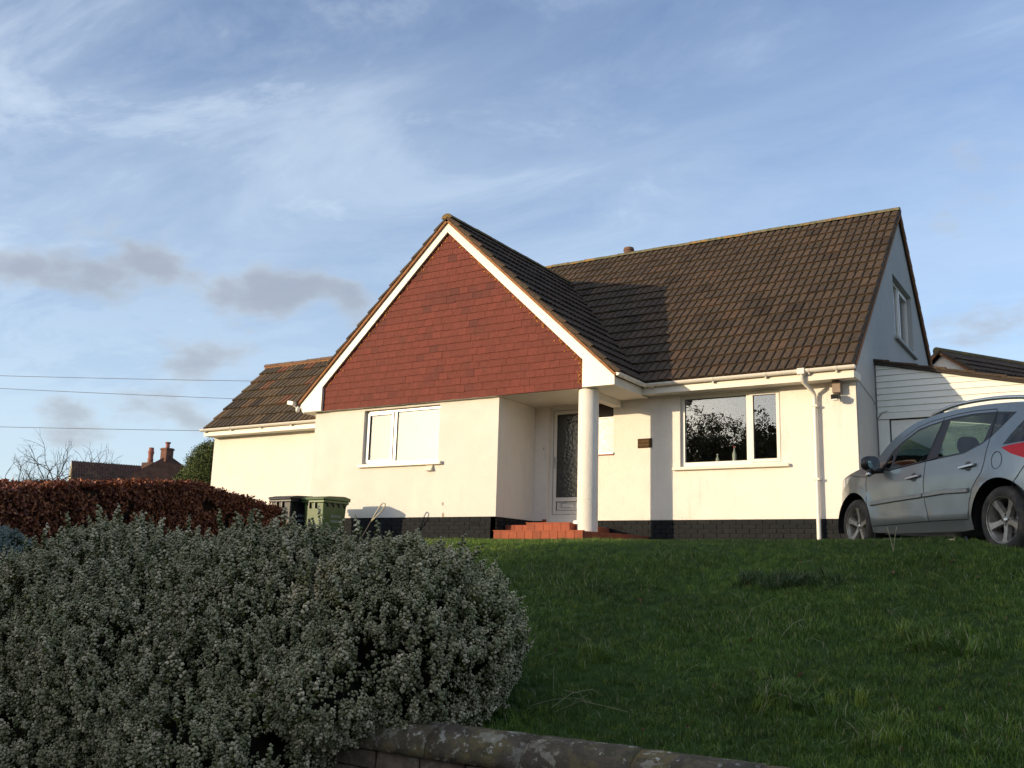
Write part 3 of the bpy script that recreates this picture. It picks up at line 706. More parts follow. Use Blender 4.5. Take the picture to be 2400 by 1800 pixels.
for (bx_, hb_, lb_, cap_) in ((3.54, .235, 'small clear bottle standing in the right hand front window', (.5, .5, .5)), (3.84, .355, 'tall clear bottle with red cap standing in the right hand front window', (.4, .02, .02))):
    bt = thing('bottle', lb_, 'bottle', (bx_, Dm+.22, .90)); k_ = hb_/.355
    M().lathe([(0, 0), (.034*k_**.3, .0), (.036*k_**.3, .01), (.036*k_**.3, hb_*.62), (.014, hb_*.80), (.012, hb_*.93), (0, hb_*.93)], Matrix.Translation((bx_, Dm+.22, .90)), 16).build('body', BOT, bt, smooth=True)
    M().lathe([(0, hb_*.92), (.015, hb_*.92), (.015, hb_), (0, hb_)], Matrix.Translation((bx_, Dm+.22, .90)), 12).build('cap', mat('cap %.2f' % cap_[0], cap_, .4), bt)
# small window beside the door: dark upper pane, patterned lower pane
y0 = Dm+.05
wf = M(); frame(wf, 1.132, 1.653, 1.224, 2.163, .018, y0, y0+.06); bar(wf, 1.15, 1.635, 1.868, 1.885, y0, y0+.06)
W3 = wf.build('window', FRAME, H)
m_, nt_, b_ = new_mat('patterned glass'); setp(b_, Roughness=.25)
geo = N(nt_, 'ShaderNodeNewGeometry'); vo = N(nt_, 'ShaderNodeTexVoronoi', feature='DISTANCE_TO_EDGE'); vo.inputs['Scale'].default_value = 10
mpn = N(nt_, 'ShaderNodeMapping'); mpn.inputs['Rotation'].default_value = (0, .6, 0); mpn.inputs['Scale'].default_value = (1, 1, 1.5); L(nt_, geo.outputs['Position'], mpn.inputs[0]); L(nt_, mpn.outputs[0], vo.inputs['Vector'])
nzz = N(nt_, 'ShaderNodeTexNoise'); nzz.inputs['Scale'].default_value = 9; L(nt_, geo.outputs['Position'], nzz.inputs['Vector'])
ff = math_(nt_, 'MULTIPLY', ramp(nt_, vo.outputs['Distance'], [(.02, 1), (.09, 0)]), ramp(nt_, nzz.outputs[0], [(.45, 0), (.52, 1)]))
L(nt_, mixc(nt_, ff, (.21, .205, .175), (.62, .59, .50)), b_.inputs['Base Color'])
M().box((1.151, y0+.02, 1.243), (1.634, y0+.03, 1.867)).build('pane', m_, W3)
M().box((1.151, y0+.02, 1.886), (1.634, y0+.03, 2.144)).build('pane', mat('dark pane', (.028, .022, .022), .3, .1, 5, spec=.25), W3)
M().box((1.10, Dm-.03, 1.188), (1.668, Dm+.04, 1.2215)).build('sill', FRAME, W3, bevel=.004)
M().box((1.10, Dm-.02, 1.172), (1.668, Dm-.0005, 1.187)).build('sill_tile', QUARRY, W3, tone=.4)
# door
y0 = Dm+.09
dr = M(); frame(dr, .292, 1.058, .002, 2.138, .06, y0, y0+.07, .12); DO = dr.build('door', FRAME, H, bevel=.003)
dl = M(); frame(dl, .356, .994, .126, 2.074, .075, y0+.004, y0+.05, .07); dl.box((.431, y0+.006, .36), (.919, y0+.05, .44)); dl.box((.431, y0+.025, .196), (.919, y0+.04, .36)); dl.build('door_leaf', FRAME, DO, bevel=.004)
gk = M(); frame(gk, .352, .998, .122, 2.078, .005, y0-.002, y0+.003); frame(gk, .430, .920, .439, 2.0, .009, y0+.002, y0+.02); frame(gk, .430, .920, .194, .361, .007, y0+.003, y0+.02); gk.build('gasket', GAP, DO)
m_, nt_, b_ = new_mat('obscure glass'); setp(b_, Roughness=.22, Base_Color=(.035, .04, .038))
geo = N(nt_, 'ShaderNodeNewGeometry'); vo = N(nt_, 'ShaderNodeTexVoronoi'); vo.inputs['Scale'].default_value = 16; L(nt_, geo.outputs['Position'], vo.inputs['Vector'])
bp = N(nt_, 'ShaderNodeBump'); bp.inputs['Strength'].default_value = .35; bp.inputs['Distance'].default_value = .012; L(nt_, vo.outputs['Distance'], bp.inputs['Height']); L(nt_, bp.outputs[0], b_.inputs['Normal'])
OBS = m_
M().box((.438, y0+.012, .447), (.912, y0+.022, 1.993)).build('pane', OBS, DO)
lb = M(); frame(lb, .53, .82, .25, .335, .008, y0+.012, y0+.026); lb.build('letterbox', STEEL, DO)
hd = M(); hd.box((.382, y0-.012, .98), (.405, y0+.004, 1.20)); hd.tube([(.393, y0-.01, 1.12), (.393, y0-.05, 1.12), (.48, y0-.05, 1.118)], .008, 8); hd.build('handle', STEEL, DO)
M().box((.292, Dm-.02, -.13), (1.06, Dm+.09, .0)).build('threshold', FRAME, DO)
M().box((.20, Dm-.012, -.125), (.285, Dm-.001, .03)).build('skirting_tile', QUARRY, H, tone=.2)
# gable window
y0 = XR-.155
def fx(m_, a0, a1, z0, z1, w_, x0, x1):
    for (p, q, r_, s_) in ((a0, a0+w_, z0, z1), (a1-w_, a1, z0, z1), (a0+w_, a1-w_, z1-w_, z1), (a0+w_, a1-w_, z0, z0+w_)): m_.box((x0, p, r_), (x1, q, s_))
wf = M(); fx(wf, 4.742, 6.618, 3.702, 4.958, .06, y0, y0+.06); wf.box((y0, 5.63, 3.76), (y0+.06, 5.70, 4.9)); W4 = wf.build('window', FRAME, H, bevel=.004)
cs = M(); fx(cs, 5.71, 6.56, 3.765, 4.895, .055, y0+.01, y0+.075); cs.build('casement', FRAME, W4, bevel=.004)
M().box((y0+.02, 4.80, 3.76), (y0+.028, 5.63, 4.9)).build('pane', GLASS, W4); M().box((y0+.025, 5.765, 3.82), (y0+.033, 6.505, 4.84)).build('pane', GLASS, W4)
M().box((XR-.09, 4.64, 3.63), (XR+.07, 6.72, 3.698)).build('sill', GABW, W4, bevel=.01)
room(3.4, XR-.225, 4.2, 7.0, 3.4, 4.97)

# --- column and steps
CO = M(); CO.lathe([(.176, -.279), (.176, .245), (.170, .25), (.170, .256), (.174, .261), (.174, 2.12), (.170, 2.147)], Matrix.Translation((1.775, .095, 0)), 40).build('column', WALL, H, auto=25)
M().box((1.66, .28, 2.03), (1.83, Dm-.001, 2.151)).build('porch_beam', SOFF, H)
ST = M(); ST.prism([(.33, -.54, -.285), (2.03, -.54, -.285), (2.36, .52, -.285), (2.36, Dm, -.285), (.06, Dm, -.285), (.06, .05, -.285), (.33, .05, -.285)], (0, 0, -.35)); ST.prism([(.745, -.16, -.135), (1.59, -.16, -.135), (1.59, Dm, -.135), (.02, Dm, -.135), (.02, .30, -.135), (.745, .30, -.135)], (0, 0, -.149))
stp = ST.build('front_steps', QJOINT, H)
qt = []
for i in range(5):
    b_ = M(); b_.box((.003, -.012, .0), (.147, 0, .128)); qt.append(b_.mesh('step_tile', QUARRY, tone=random.random()))
for i in range(11): place(qt[i % 5], 'step_tile', frameT((.33+i*.1555, -.54, -.413), (1.03, 0, 0), (0, 1, 0), (0, 0, 1)), stp)
for i in range(5): place(qt[(i*2) % 5], 'step_tile', frameT((.745+i*.169, -.16, -.265), (1.125, 0, 0), (0, 1, 0), (0, 0, 1)), stp)
for i in range(4): place(qt[(i*3) % 5], 'step_tile', frameT((.06+i*.165, .30, -.265), (1.1, 0, 0), (0, 1, 0), (0, 0, 1)), stp)
for i in range(6):
    d_ = Vector((.33, 1.06, 0)).normalized(); place(qt[i % 5], 'step_tile', frameT(Vector((2.03, -.54, -.413))+d_*i*.18, d_*1.2, (-d_.y, d_.x, 0), (0, 0, 1)), stp)
for i in range(6): place(qt[(i+2) % 5], 'step_tile', frameT((1.59, -.16+i*.18, -.265), (0, 1.2, 0), (-1, 0, 0), (0, 0, 1)), stp)
nose = M(); nose.box((.32, -.558, -.286), (2.045, -.50, -.272)); nose.box((.735, -.178, -.136), (1.60, -.12, -.122)); nose.build('step_nosing', QUARRY, stp, tone=.6)

# --- fittings on the walls
PLQ = mat('brown name plate', (.075, .040, .016), .7, .3, 40, spec=.1)
npl = thing('name_plate', 'small brown house name plate with faded lettering on the white wall', 'sign', (2.28, Dm, 1.35))
M().box((2.146, Dm-.022, 1.272), (2.418, Dm-.002, 1.438)).build('plate', PLQ, npl, bevel=.004)
lt = M()
for row, zz, hgt in ((0, 1.375, .026), (1, 1.310, .034)):
    x = 2.175
    while x < 2.385:
        w_ = random.uniform(.008, .02); k = random.choice((0, 1, 2))
        lt.box((x, Dm-.0245, zz), (x+.004, Dm-.0225, zz+hgt))
        if k: lt.box((x+.0045, Dm-.0245, zz+hgt*(.8 if k == 1 else .4)), (x+w_, Dm-.0225, zz+hgt*(.98 if k == 1 else .58)))
        x += w_+.006
lt.build('lettering', mat('faded gilt', (.18, .12, .06), .7), npl)
sl = thing('security_light', 'brown box security light with black lamp under the main eaves beside the downpipe', 'light', (5.66, Dm, 2.05))
M().box((5.60, 1.13, 1.985), (5.73, 1.285, 2.183)).build('housing', mat('brown weathered box', (.26, .19, .14), .7, .2, 10), sl, bevel=.006)
M().prism([(5.60, 1.02, 1.93), (5.60, 1.18, 1.975), (5.60, 1.18, 1.88), (5.60, 1.04, 1.865)], (.12, 0, 0)).build('lamp_head', DARK, sl, bevel=.006)
M().box((5.625, 1.03, 1.85), (5.70, 1.15, 1.862)).build('lamp_glass', STEEL, sl)
fl = thing('floodlight', 'white floodlight with sensor at the left end of the front gable', 'light', (-4.77, -.2, 2.3))
T = Matrix.Translation((-4.93, -.26, 2.335)) @ Matrix.Rotation(R(12), 4, 'Y')
M().box((-.085, -.05, -.04), (.085, .05, .045), T).build('lamp_head', FRAME, fl, bevel=.012)
M().lathe([(0, -.05), (.035, -.045), (.045, 0), (.035, .045), (0, .05)], Matrix.Translation((-4.80, -.205, 2.20)), 14).build('sensor', FRAME, fl, smooth=True)
M().tube([(-4.90, -.25, 2.30), (-4.84, -.22, 2.25), (-4.80, -.2, 2.21)], .012, 8).build('arm', FRAME, fl)
vt = M(); vt.prism([(-1.565, -.001, .985), (-1.565, -.001, .855), (-1.565, -.085, .855)], (.15, 0, 0))
tag(vt.build('vent_cowl', UPVC), 'small white wedge shaped vent cowl on the wall below the left window sill', 'vent')
db = thing('doorbell', 'small doorbell on the wall left of the front door', 'doorbell', (.2, Dm, 1.36))
M().box((.185, Dm-.018, 1.32), (.225, Dm-.001, 1.41)).build('base_plate', SOFF, db, bevel=.004); M().lathe([(0, -.024), (.009, -.022), (.009, -.017)], Matrix.Translation((.205, Dm, 1.35)), 10, 'Y').build('button', DARK, db)
pt = M()
for (cx, cz, s_) in ((-1.165, .235, .035), (-1.15, .03, .05)):
    pt.prism([(cx+s_*random.uniform(.5, 1.1)*math.cos(t)*.8, -.0015, cz+s_*random.uniform(.6, 1.2)*math.sin(t)) for t in np.linspace(0, 6.28, 9)[:-1]], (0, -.002, 0))
pt.build('plaster_patch', mat('bare plaster', (.36, .30, .22), .9, .3, 40), H)
cb = M(); cb.tube([(XR+.012, 1.33, 2.24), (XR+.012, 1.7, 2.18), (XR+.012, 2.3, 2.10), (XR+.012, 2.68, 2.02)], .005, 6); cb.tube([(XR+.012, 1.31, 1.0), (XR+.012, 1.31, 2.2)], .004, 6)
cb.build('cable', mat('grey cable', (.18, .18, .17), .6), H)

# ================================================================== GARAGE
G = thing('garage', 'white boarded lean-to garage on the right of the house behind the car', 'garage', (8, 2.73, -.68))
gy = 2.73; top = lambda x: 2.735-(x-XR)*.232
PLK = mat('white painted plank', (.78, .76, .68), .55, .03, 8, .1, 40, spec=.35, stain=[(3, .55, .75, (.62, .60, .52), .3)])
zb = 1.876; k = 0
M().prism([(XR+.02, gy+.03, 1.76), (10.05, gy+.03, 1.76), (10.05, gy+.03, 1.77), (XR+.02, gy+.03, top(XR)-.01)], (0, .05, 0)).build('wall_backing', DECK, G)
while zb < 2.72:
    zt_ = zb+.108; xr1 = XR+(2.735-zb)/.232-.02; xr2 = XR+(2.735-zt_)/.232-.02
    if xr2 < XR+.03: xr2 = XR+.03
    ztt = min(zt_, top(XR+.03)-.004)
    xr1 = min(xr1, 9.9); xr2 = min(xr2, 9.9)
    a = M(); z1, z2 = zb+.003, ztt-.001
    v = [(XR+.022, gy-.012, z1), (xr1, gy-.012, z1), (xr2, gy+.004, z2), (XR+.022, gy+.004, z2), (XR+.022, gy+.02, z1), (xr1, gy+.02, z1), (xr2, gy+.02, z2), (XR+.022, gy+.02, z2)]
    a.add(v, [(0, 1, 2, 3), (0, 4, 5, 1), (1, 5, 6, 2), (2, 6, 7, 3), (3, 7, 4, 0), (4, 7, 6, 5)]); a.build('plank', PLK, G); zb = zt_
M().box((XR+.022, gy-.02, 1.768), (9.9, gy+.02, 1.872)).build('lintel_board', PLK, G)
M().box((XR+.004, gy-.018, -.6), (XR+.016, gy+.02, 2.72)).build('corner_trim', mat('grey sealant', (.22, .21, .19), .8), G)
M().box((XR+.022, gy+.0, -.69), (XR+.20, gy+.05, 1.76)).build('door_post', PLK, G)
M().box((8.9, gy, -.69), (9.1, gy+.05, 1.76)).build('door_post', PLK, G)
M().box((9.1, gy+.01, -.69), (9.9, gy+.16, 1.76)).build('front_wall', WALL, G)
gd = M(); gd.box((XR+.225, gy+.03, -.66), (8.88, gy+.05, 1.745)); GD = gd.build('garage_door', PLK, G)
for i in range(15):
    zz = -.58+i*.15
    M().box((XR+.42, gy+.018, zz), (8.7, gy+.031, zz+.10)).build('door_panel', PLK, GD, bevel=.006)
M().box((9.9, gy, -.69), (10.05, 8.6, 1.76)).build('side_wall', WALL, G)
M().box((XR+.02, gy+.12, 1.77), (9.8, gy+.2, 1.85)).build('ceiling_joist', DECK, G)
# roof: sheet deck falling to the right, tiles laid on it with a stepped verge
p0 = V3(XR+.01, 0, 2.79); p1 = V3(10.2, 0, 2.79-4.26*.232)
M().prism([V3(p0.x, gy-.06, p0.z-.055), V3(p1.x, gy-.06, p1.z-.055), V3(p1.x, gy-.06, p1.z-.005), V3(p0.x, gy-.06, p0.z-.005)], (0, 6, 0)).build('roof', DECK, G)
gs = (p0-p1).normalized(); ga = V3(0, 1, 0); gn = ga.cross(gs)
vt_, ft_ = tile_geo()
for i in range(10):
    ii = 17-i
    for c in range(2):
        T = frameT(V3(p1.x, gy-.075+c*TW, p1.z)+gs*(i*.46)+gn*.006, ga, gs*1.25, gn*.6); place(TS[random.randrange(3, 8)], 'roof_tile', T, G)
M().prism([V3(p0.x, gy+.5, p0.z+.02), V3(p1.x, gy+.5, p1.z+.02), V3(p1.x, gy+.5, p1.z+.05), V3(p0.x, gy+.5, p0.z+.05)], (0, 5.4, 0)).build('roof_tiles', TILE, G, tone=.4, kind='stuff')
# dry climber sprig on the boards
spg = M()
base_ = Vector((XR+.02, gy-.03, 1.77))
for i in range(5):
    q = Vector((random.uniform(.08, .2), -random.uniform(0, .04), random.uniform(.08, .15))); spg.tube([base_, base_+q*.5+Vector((0, 0, .04)), base_+q], .002, 5)
tag(spg.build('dry_sprig', mat('dry twig', (.12, .10, .07), .8)), 'dry twig sprig poking out at the corner of the garage boards', 'twig')

# building behind the garage
RB = thing('outbuilding', 'low outbuilding with white gable end and brown tiled roof behind the garage', 'outbuilding', (5.5, 12, -.7))
pk = V3(5.60, 12.0, 5.00); rd = V3(.544, .839, 0); sd_ = V3(.839, -.544, 0)
h = 4.2; dz = h*math.tan(R(35))
eR = pk+sd_*h-V3(0, 0, dz); eL = pk-sd_*h-V3(0, 0, dz)
M().prism([pk-V3(0, 0, .1)+rd*.15, eR-V3(0, 0, .08)+rd*.15-sd_*.2, V3(eR.x, eR.y, -.8)+rd*.15-sd_*.2, V3(eL.x, eL.y, -.8)+rd*.15+sd_*.2, eL-V3(0, 0, .08)+rd*.15+sd_*.2], rd*9).build('wall', WALL, RB)
for sg, ee in ((1, eR), (-1, eL)):
    s = (pk-ee); Ls = s.length; s.normalize(); aa = rd*sg; nn = aa.cross(s)
    M().prism([ee, pk, pk+rd*9.3, ee+rd*9.3], nn*.03).build('roof_deck', DECK, RB)
    M().prism([ee-nn*.06, pk-nn*.06-V3(0,0,0), pk, ee], rd*.05).build('bargeboard', UNDER, RB)
    if sg == 1:
        cnt = 0; v = []; f = []; tn = []
        rows = int(Ls/.345); cols = 30
        for r_ in range(rows):
            for c in range(cols):
                T = frameT(ee+rd*c*TW+s*(r_*.345)+nn*.03-rd*.05, aa, s, nn); i, x = pick(TS)
                if r_ > rows-5 and c < 24: place(TS[i], 'roof_tile', T, RB)
                else:
                    me_ = TS[i]; o = len(v); v += [tuple(T @ vv.co) for vv in me_.vertices]; f += [tuple(k_+o for k_ in p.vertices) for p in me_.polygons]; tn += [x]*len(me_.vertices)
        M().add(v, f).build('roof_tiles', TILE, RB, tone=tn, kind='stuff')
M().tube([pk+V3(0, 0, -.01)-rd*.05, pk+rd*9.3+V3(0, 0, -.01)], .10, 10).build('ridge', RIDGE, RB)
# ================================================================== CAR
PAINT = None
def paint_mat():
    m, nt, b = new_mat('silver car paint')
    setp(b, Metallic=.62, Roughness=.30); b.inputs['Coat Weight'].default_value = .6; b.inputs['Coat Roughness'].default_value = .06
    tc = N(nt, 'ShaderNodeTexCoord'); geo = N(nt, 'ShaderNodeNewGeometry'); sp = N(nt, 'ShaderNodeSeparateXYZ'); L(nt, geo.outputs['Position'], sp.inputs[0])
    nz = N(nt, 'ShaderNodeTexNoise'); nz.inputs['Scale'].default_value = 5; nz.inputs['Detail'].default_value = 6; L(nt, geo.outputs['Position'], nz.inputs['Vector'])
    # road dirt thrown up along the sills and lower doors
    h = math_(nt, 'ADD', sp.outputs[2], math_(nt, 'MULTIPLY', math_(nt, 'SUBTRACT', nz.outputs[0], .5), .5))
    d = ramp(nt, math_(nt, 'MULTIPLY_ADD', h, 1.0, .70), [(.12, 1), (.72, 0)])
    L(nt, mixc(nt, math_(nt, 'MULTIPLY', d, .60), (.195, .230, .238), (.125, .108, .078)), b.inputs['Base Color'])
    L(nt, ramp(nt, d, [(0, .28), (1, .62)]), b.inputs['Roughness'])
    L(nt, ramp(nt, d, [(0, .65), (1, .15)]), b.inputs['Metallic'])
    return m
PAINT = paint_mat()
MOULD = mat('moulding paint', (.27, .275, .26), .4, .08, 6, metal=.3)
TRIM = mat('car black trim', (.014, .013, .014), .4, .1, 10)
SEAM = mat('panel gap', (.008, .008, .008), .8)
CHROME = mat('satin metal', (.55, .55, .53), .22, .05, 10, metal=.9)
ALLOY = mat('alloy wheel', (.36, .34, .30), .42, .15, 20, metal=.45, stain=[(14, .45, .65, (.16, .12, .08), .6)])
RUB = mat('tyre rubber', (.035, .032, .029), .85, .2, 20, stain=[(9, .45, .65, (.11, .09, .065), .7)])
SEAT = mat('car seat cloth', (.02, .022, .028), .9, .2, 20)
Pr = Vector((8.46494212, -4.45264167, -.40382072)); ex = Vector((-.67622584, .73632829, .02322194)); ey = Vector((-.73652691, -.67640824, 0)); ez = ex.cross(ey)
TC = frameT(Pr-ez*.31-ey*.82, ex, ey, ez)
CAR = thing('parked_car', 'silver grey estate car with roof rails parked on the drive beside the house', 'car', T=TC)
def hw(x, z):
    v = .855
    if z < .35: v -= (.35-z)*.25
    elif z > .95: v = .831-(z-.95)*.40
    elif z > .75: v -= (z-.75)*.12
    if x > 2.0: v *= max(0.02, 1-(min(1, (x-2.0)/1.385))**4.4)**.5
    if x < .15: v *= max(0.02, 1-(min(1, (.15-x)/1.03))**2.6)**.55
    return v
def arc(cx, r, a0_, a1_, n): return [(cx+r*math.cos(R(a0_+(a1_-a0_)*i/n)), .31+r*math.sin(R(a0_+(a1_-a0_)*i/n))) for i in range(n+1)]
def dens(pts, step=.06, closed=False):
    out = []; P = pts+([pts[0]] if closed else [])
    for a, b in zip(P[:-1], P[1:]):
        n = max(1, int(math.dist(a, b)/step)); out += [(a[0]+(b[0]-a[0])*i/n, a[1]+(b[1]-a[1])*i/n) for i in range(n)]
    if not closed: out.append(P[-1])
    return out
def smooth2(pts, k=3):
    """open catmull-rom"""
    P = [pts[0]]+pts+[pts[-1]]; o = []
    for i in range(1, len(P)-2):
        for j in range(k):
            t = j/k; a, b, c, d = P[i-1], P[i], P[i+1], P[i+2]
            o.append(tuple(.5*((2*b[q])+(-a[q]+c[q])*t+(2*a[q]-5*b[q]+4*c[q]-d[q])*t*t+(-a[q]+3*b[q]-3*c[q]+d[q])*t**3) for q in (0, 1)))
    return o+[pts[-1]]
topc = smooth2([(3.362, .40), (3.36, .56), (3.30, .68), (3.16, .79), (2.95, .865), (2.70, .915), (2.45, .96), (2.22, 1.003), (2.09, 1.08), (1.925, 1.245), (1.727, 1.348), (1.525, 1.415), (1.27, 1.444), (.978, 1.462), (.457, 1.449), (-.04, 1.403), (-.33, 1.35), (-.56, 1.27), (-.70, 1.12), (-.79, .95), (-.84, .78), (-.865, .60), (-.86, .45)], 3)
bot = [(-.80, .30), (-.60, .25)]+arc(0, .385, 188, -12, 22)+[(.55, .215), (1.1, .212), (1.7, .212), (2.12, .225)]+arc(2.54, .385, 192, -10, 22)+[(3.05, .21), (3.25, .22), (3.33, .29)]
outline = dens(topc[::1]+[], .09)+bot[::1]
DOOR1 = [(2.162, 1.0), (2.25, .90), (2.262, .80), (2.245, .62), (2.21, .42), (2.165, .295), (1.6, .31), (1.065, .323), (1.13, .50), (1.15, .70), (1.124, .94), (1.03, 1.398), (1.25, 1.388), (1.47, 1.352), (1.68, 1.265), (1.85, 1.165), (1.98, 1.055)]
DOOR2 = [(1.065, .323), (.75, .325), (.446, .324), (.415, .50), (.366, .62), (.29, .70), (.223, .756), (.185, .86), (.165, .95), (.17, 1.10), (.194, 1.366), (.55, 1.40), (.80, 1.405), (1.03, 1.398), (1.124, .94), (1.15, .70), (1.13, .50)]
DLO = [(1.93, .945), (1.84, 1.12), (1.70, 1.21), (1.45, 1.325), (1.25, 1.352), (1.05, 1.368), (.90, 1.377), (.57, 1.376), (.2, 1.345), (-.095, 1.302), (.03, 1.19), (.15, 1.095), (.26, 1.035), (.51, .962), (.93, .945), (1.13, .935), (1.5, .912), (1.79, .893), (1.90, .91)]
QG = [(1.885, .945), (1.80, 1.12), (1.765, .917)]
G1 = [(1.735, .920), (1.715, 1.165), (1.60, 1.235), (1.457, 1.302), (1.25, 1.335), (1.06, 1.348), (1.13, .955)]
G2 = [(.935, .965), (.91, 1.352), (.57, 1.356), (.215, 1.324), (.257, 1.055), (.51, .98)]
G3 = [(.155, 1.115), (.18, 1.322), (-.07, 1.288)]
TAIL = [(-.03, .970), (-.12, .985), (-.30, 1.0), (-.60, 1.0), (-.70, .90), (-.60, .80), (-.30, .85), (-.15, .905)]
BACKG = [(-.035, .995), (-.11, 1.10), (-.205, 1.21), (-.30, 1.28), (-.50, 1.22), (-.62, 1.10), (-.68, 1.01), (-.30, 1.006)]
HEAD = [(2.62, .90), (2.95, .84), (3.15, .76), (3.24, .69), (3.15, .66), (2.95, .72), (2.75, .80)]
def inside(p, poly):
    x, y = p; c = False; n = len(poly)
    for i in range(n):
        x1, y1 = poly[i]; x2, y2 = poly[(i+1) % n]
        if (y1 > y) != (y2 > y) and x < (x2-x1)*(y-y1)/(y2-y1)+x1: c = not c
    return c
polys = [outline]+[dens(p, .07, True) for p in (DOOR1, DOOR2, DLO, QG, G1, G2, G3, TAIL, BACKG, HEAD)]
pv = []; pe = []
def near_i(p):
    for i, q in enumerate(pv):
        if abs(q[0]-p[0]) < 2e-3 and abs(q[1]-p[1]) < 2e-3: return i
    pv.append(p); return len(pv)-1
for p in polys:
    idx = [near_i(q) for q in p]; pe += [(a, b) for a, b in zip(idx, idx[1:]+idx[:1]) if a != b]
segs = list(pe)
gx = -.85
while gx < 3.36:
    gzz = .25
    while gzz < 1.47:
        p = (gx+random.uniform(-.004, .004), gzz)
        if inside(p, outline) and min((q[0]-p[0])**2+(q[1]-p[1])**2 for q in pv) > .0007: pv.append(p)
        gzz += .055
    gx += .055 if (gx < .1 or gx > 2.2) else .08
res = delaunay_2d_cdt([Vector(p) for p in pv], pe, [], 0, 1e-4)
cv, cf = [tuple(p) for p in res[0]], [tuple(f) for f in res[2]]
regions = {}
for f in cf:
    c = (sum(cv[i][0] for i in f)/3, sum(cv[i][1] for i in f)/3)
    if not inside(c, outline): continue
    if inside(c, G1): r_ = 'front_window'
    elif inside(c, QG): r_ = 'quarter_window'
    elif inside(c, G2): r_ = 'rear_window'
    elif inside(c, G3): r_ = 'rear_quarter_window'
    elif inside(c, DLO): r_ = 'window_surround'
    elif inside(c, TAIL): r_ = 'tail_light'
    elif inside(c, BACKG): r_ = 'wrapped_glass'
    elif inside(c, HEAD): r_ = 'headlight'
    elif inside(c, DOOR1): r_ = 'front_door'
    elif inside(c, DOOR2): r_ = 'rear_door'
    else: r_ = 'body_side'
    regions.setdefault(r_, []).append(f)
RED = mat('red light lens', (.55, .008, .018), .4, .1, 20, spec=.3)
LENS = mat('headlight lens', (.62, .62, .60), .08, .1, 20, coat=1)
RM = dict(front_window=CARGL, quarter_window=CARGL, rear_window=CARGL, rear_quarter_window=PRIV, window_surround=TRIM, tail_light=RED, wrapped_glass=PRIV, headlight=LENS, front_door=PAINT, rear_door=PAINT, body_side=PAINT)
def crease(x, z):      # shoulder and lower door crease
    k = 0
    if .15 < x < 2.4: k += .012*math.exp(-((z-(.99-.07*x))/.03)**2)*0
    k += .012*math.exp(-((z-.355)/.035)**2)*(1 if .45 < x < 2.15 else 0)
    for cx in (0, 2.54):
        r_ = math.hypot(x-cx, z-.31); k += .016*math.exp(-((r_-.40)/.035)**2)
    return k
inset = dict(front_window=.006, quarter_window=.006, rear_window=.006, rear_quarter_window=.004, window_surround=.003)
objs = {}
for sg in (1, -1):
    for r_, fs in regions.items():
        used = sorted({i for f in fs for i in f}); mp_ = {u: i for i, u in enumerate(used)}; v = []
        for u in used:
            x, z = cv[u]; v.append(TC @ Vector((x, sg*(hw(x, z)+crease(x, z)-inset.get(r_, 0)), z)))
        o = M().add(v, [tuple(mp_[i] for i in f) for f in fs]).build(r_, RM[r_], None, smooth=True)
        par = CAR
        if r_ in ('front_window', 'quarter_window') and sg in objs and 'fd' in objs[sg]: par = objs[sg]['fd']
        link(o, CAR); objs.setdefault(sg, {})[r_] = o
# panel gaps, mouldings, handles, flap: thin strips just proud of the side
def side_pt(x, z, s=1, o=.0): return TC @ Vector((x, s*(hw(x, z)+crease(x, z)+o), z))
def ribbon(path, wd, s, o, name, mt, par=CAR, thick=0):
    a = M(); v = []
    P = dens(path, .04)
    for i, p in enumerate(P):
        q0 = P[max(i-1, 0)]; q1 = P[min(i+1, len(P)-1)]; tx, tz = q1[0]-q0[0], q1[1]-q0[1]; l = math.hypot(tx, tz) or 1; nx, nz_ = -tz/l*wd/2, tx/l*wd/2
        v += [side_pt(p[0]+nx, p[1]+nz_, s, o), side_pt(p[0]-nx, p[1]-nz_, s, o)]
        if thick: v += [side_pt(p[0]+nx*.6, p[1]+nz_*.6, s, o+thick), side_pt(p[0]-nx*.6, p[1]-nz_*.6, s, o+thick)]
    k = 4 if thick else 2; f = []
    for i in range(len(P)-1):
        a_, b_ = i*k, (i+1)*k
        if thick: f += [(a_, b_, b_+2, a_+2), (a_+2, b_+2, b_+3, a_+3), (a_+3, b_+3, b_+1, a_+1)]
        else: f.append((a_, b_, b_+1, a_+1))
    if thick: f += [(0, 2, 3, 1), (len(v)-4, len(v)-2, len(v)-1, len(v)-3)]
    return a.add(v, f).build(name, mt, par)
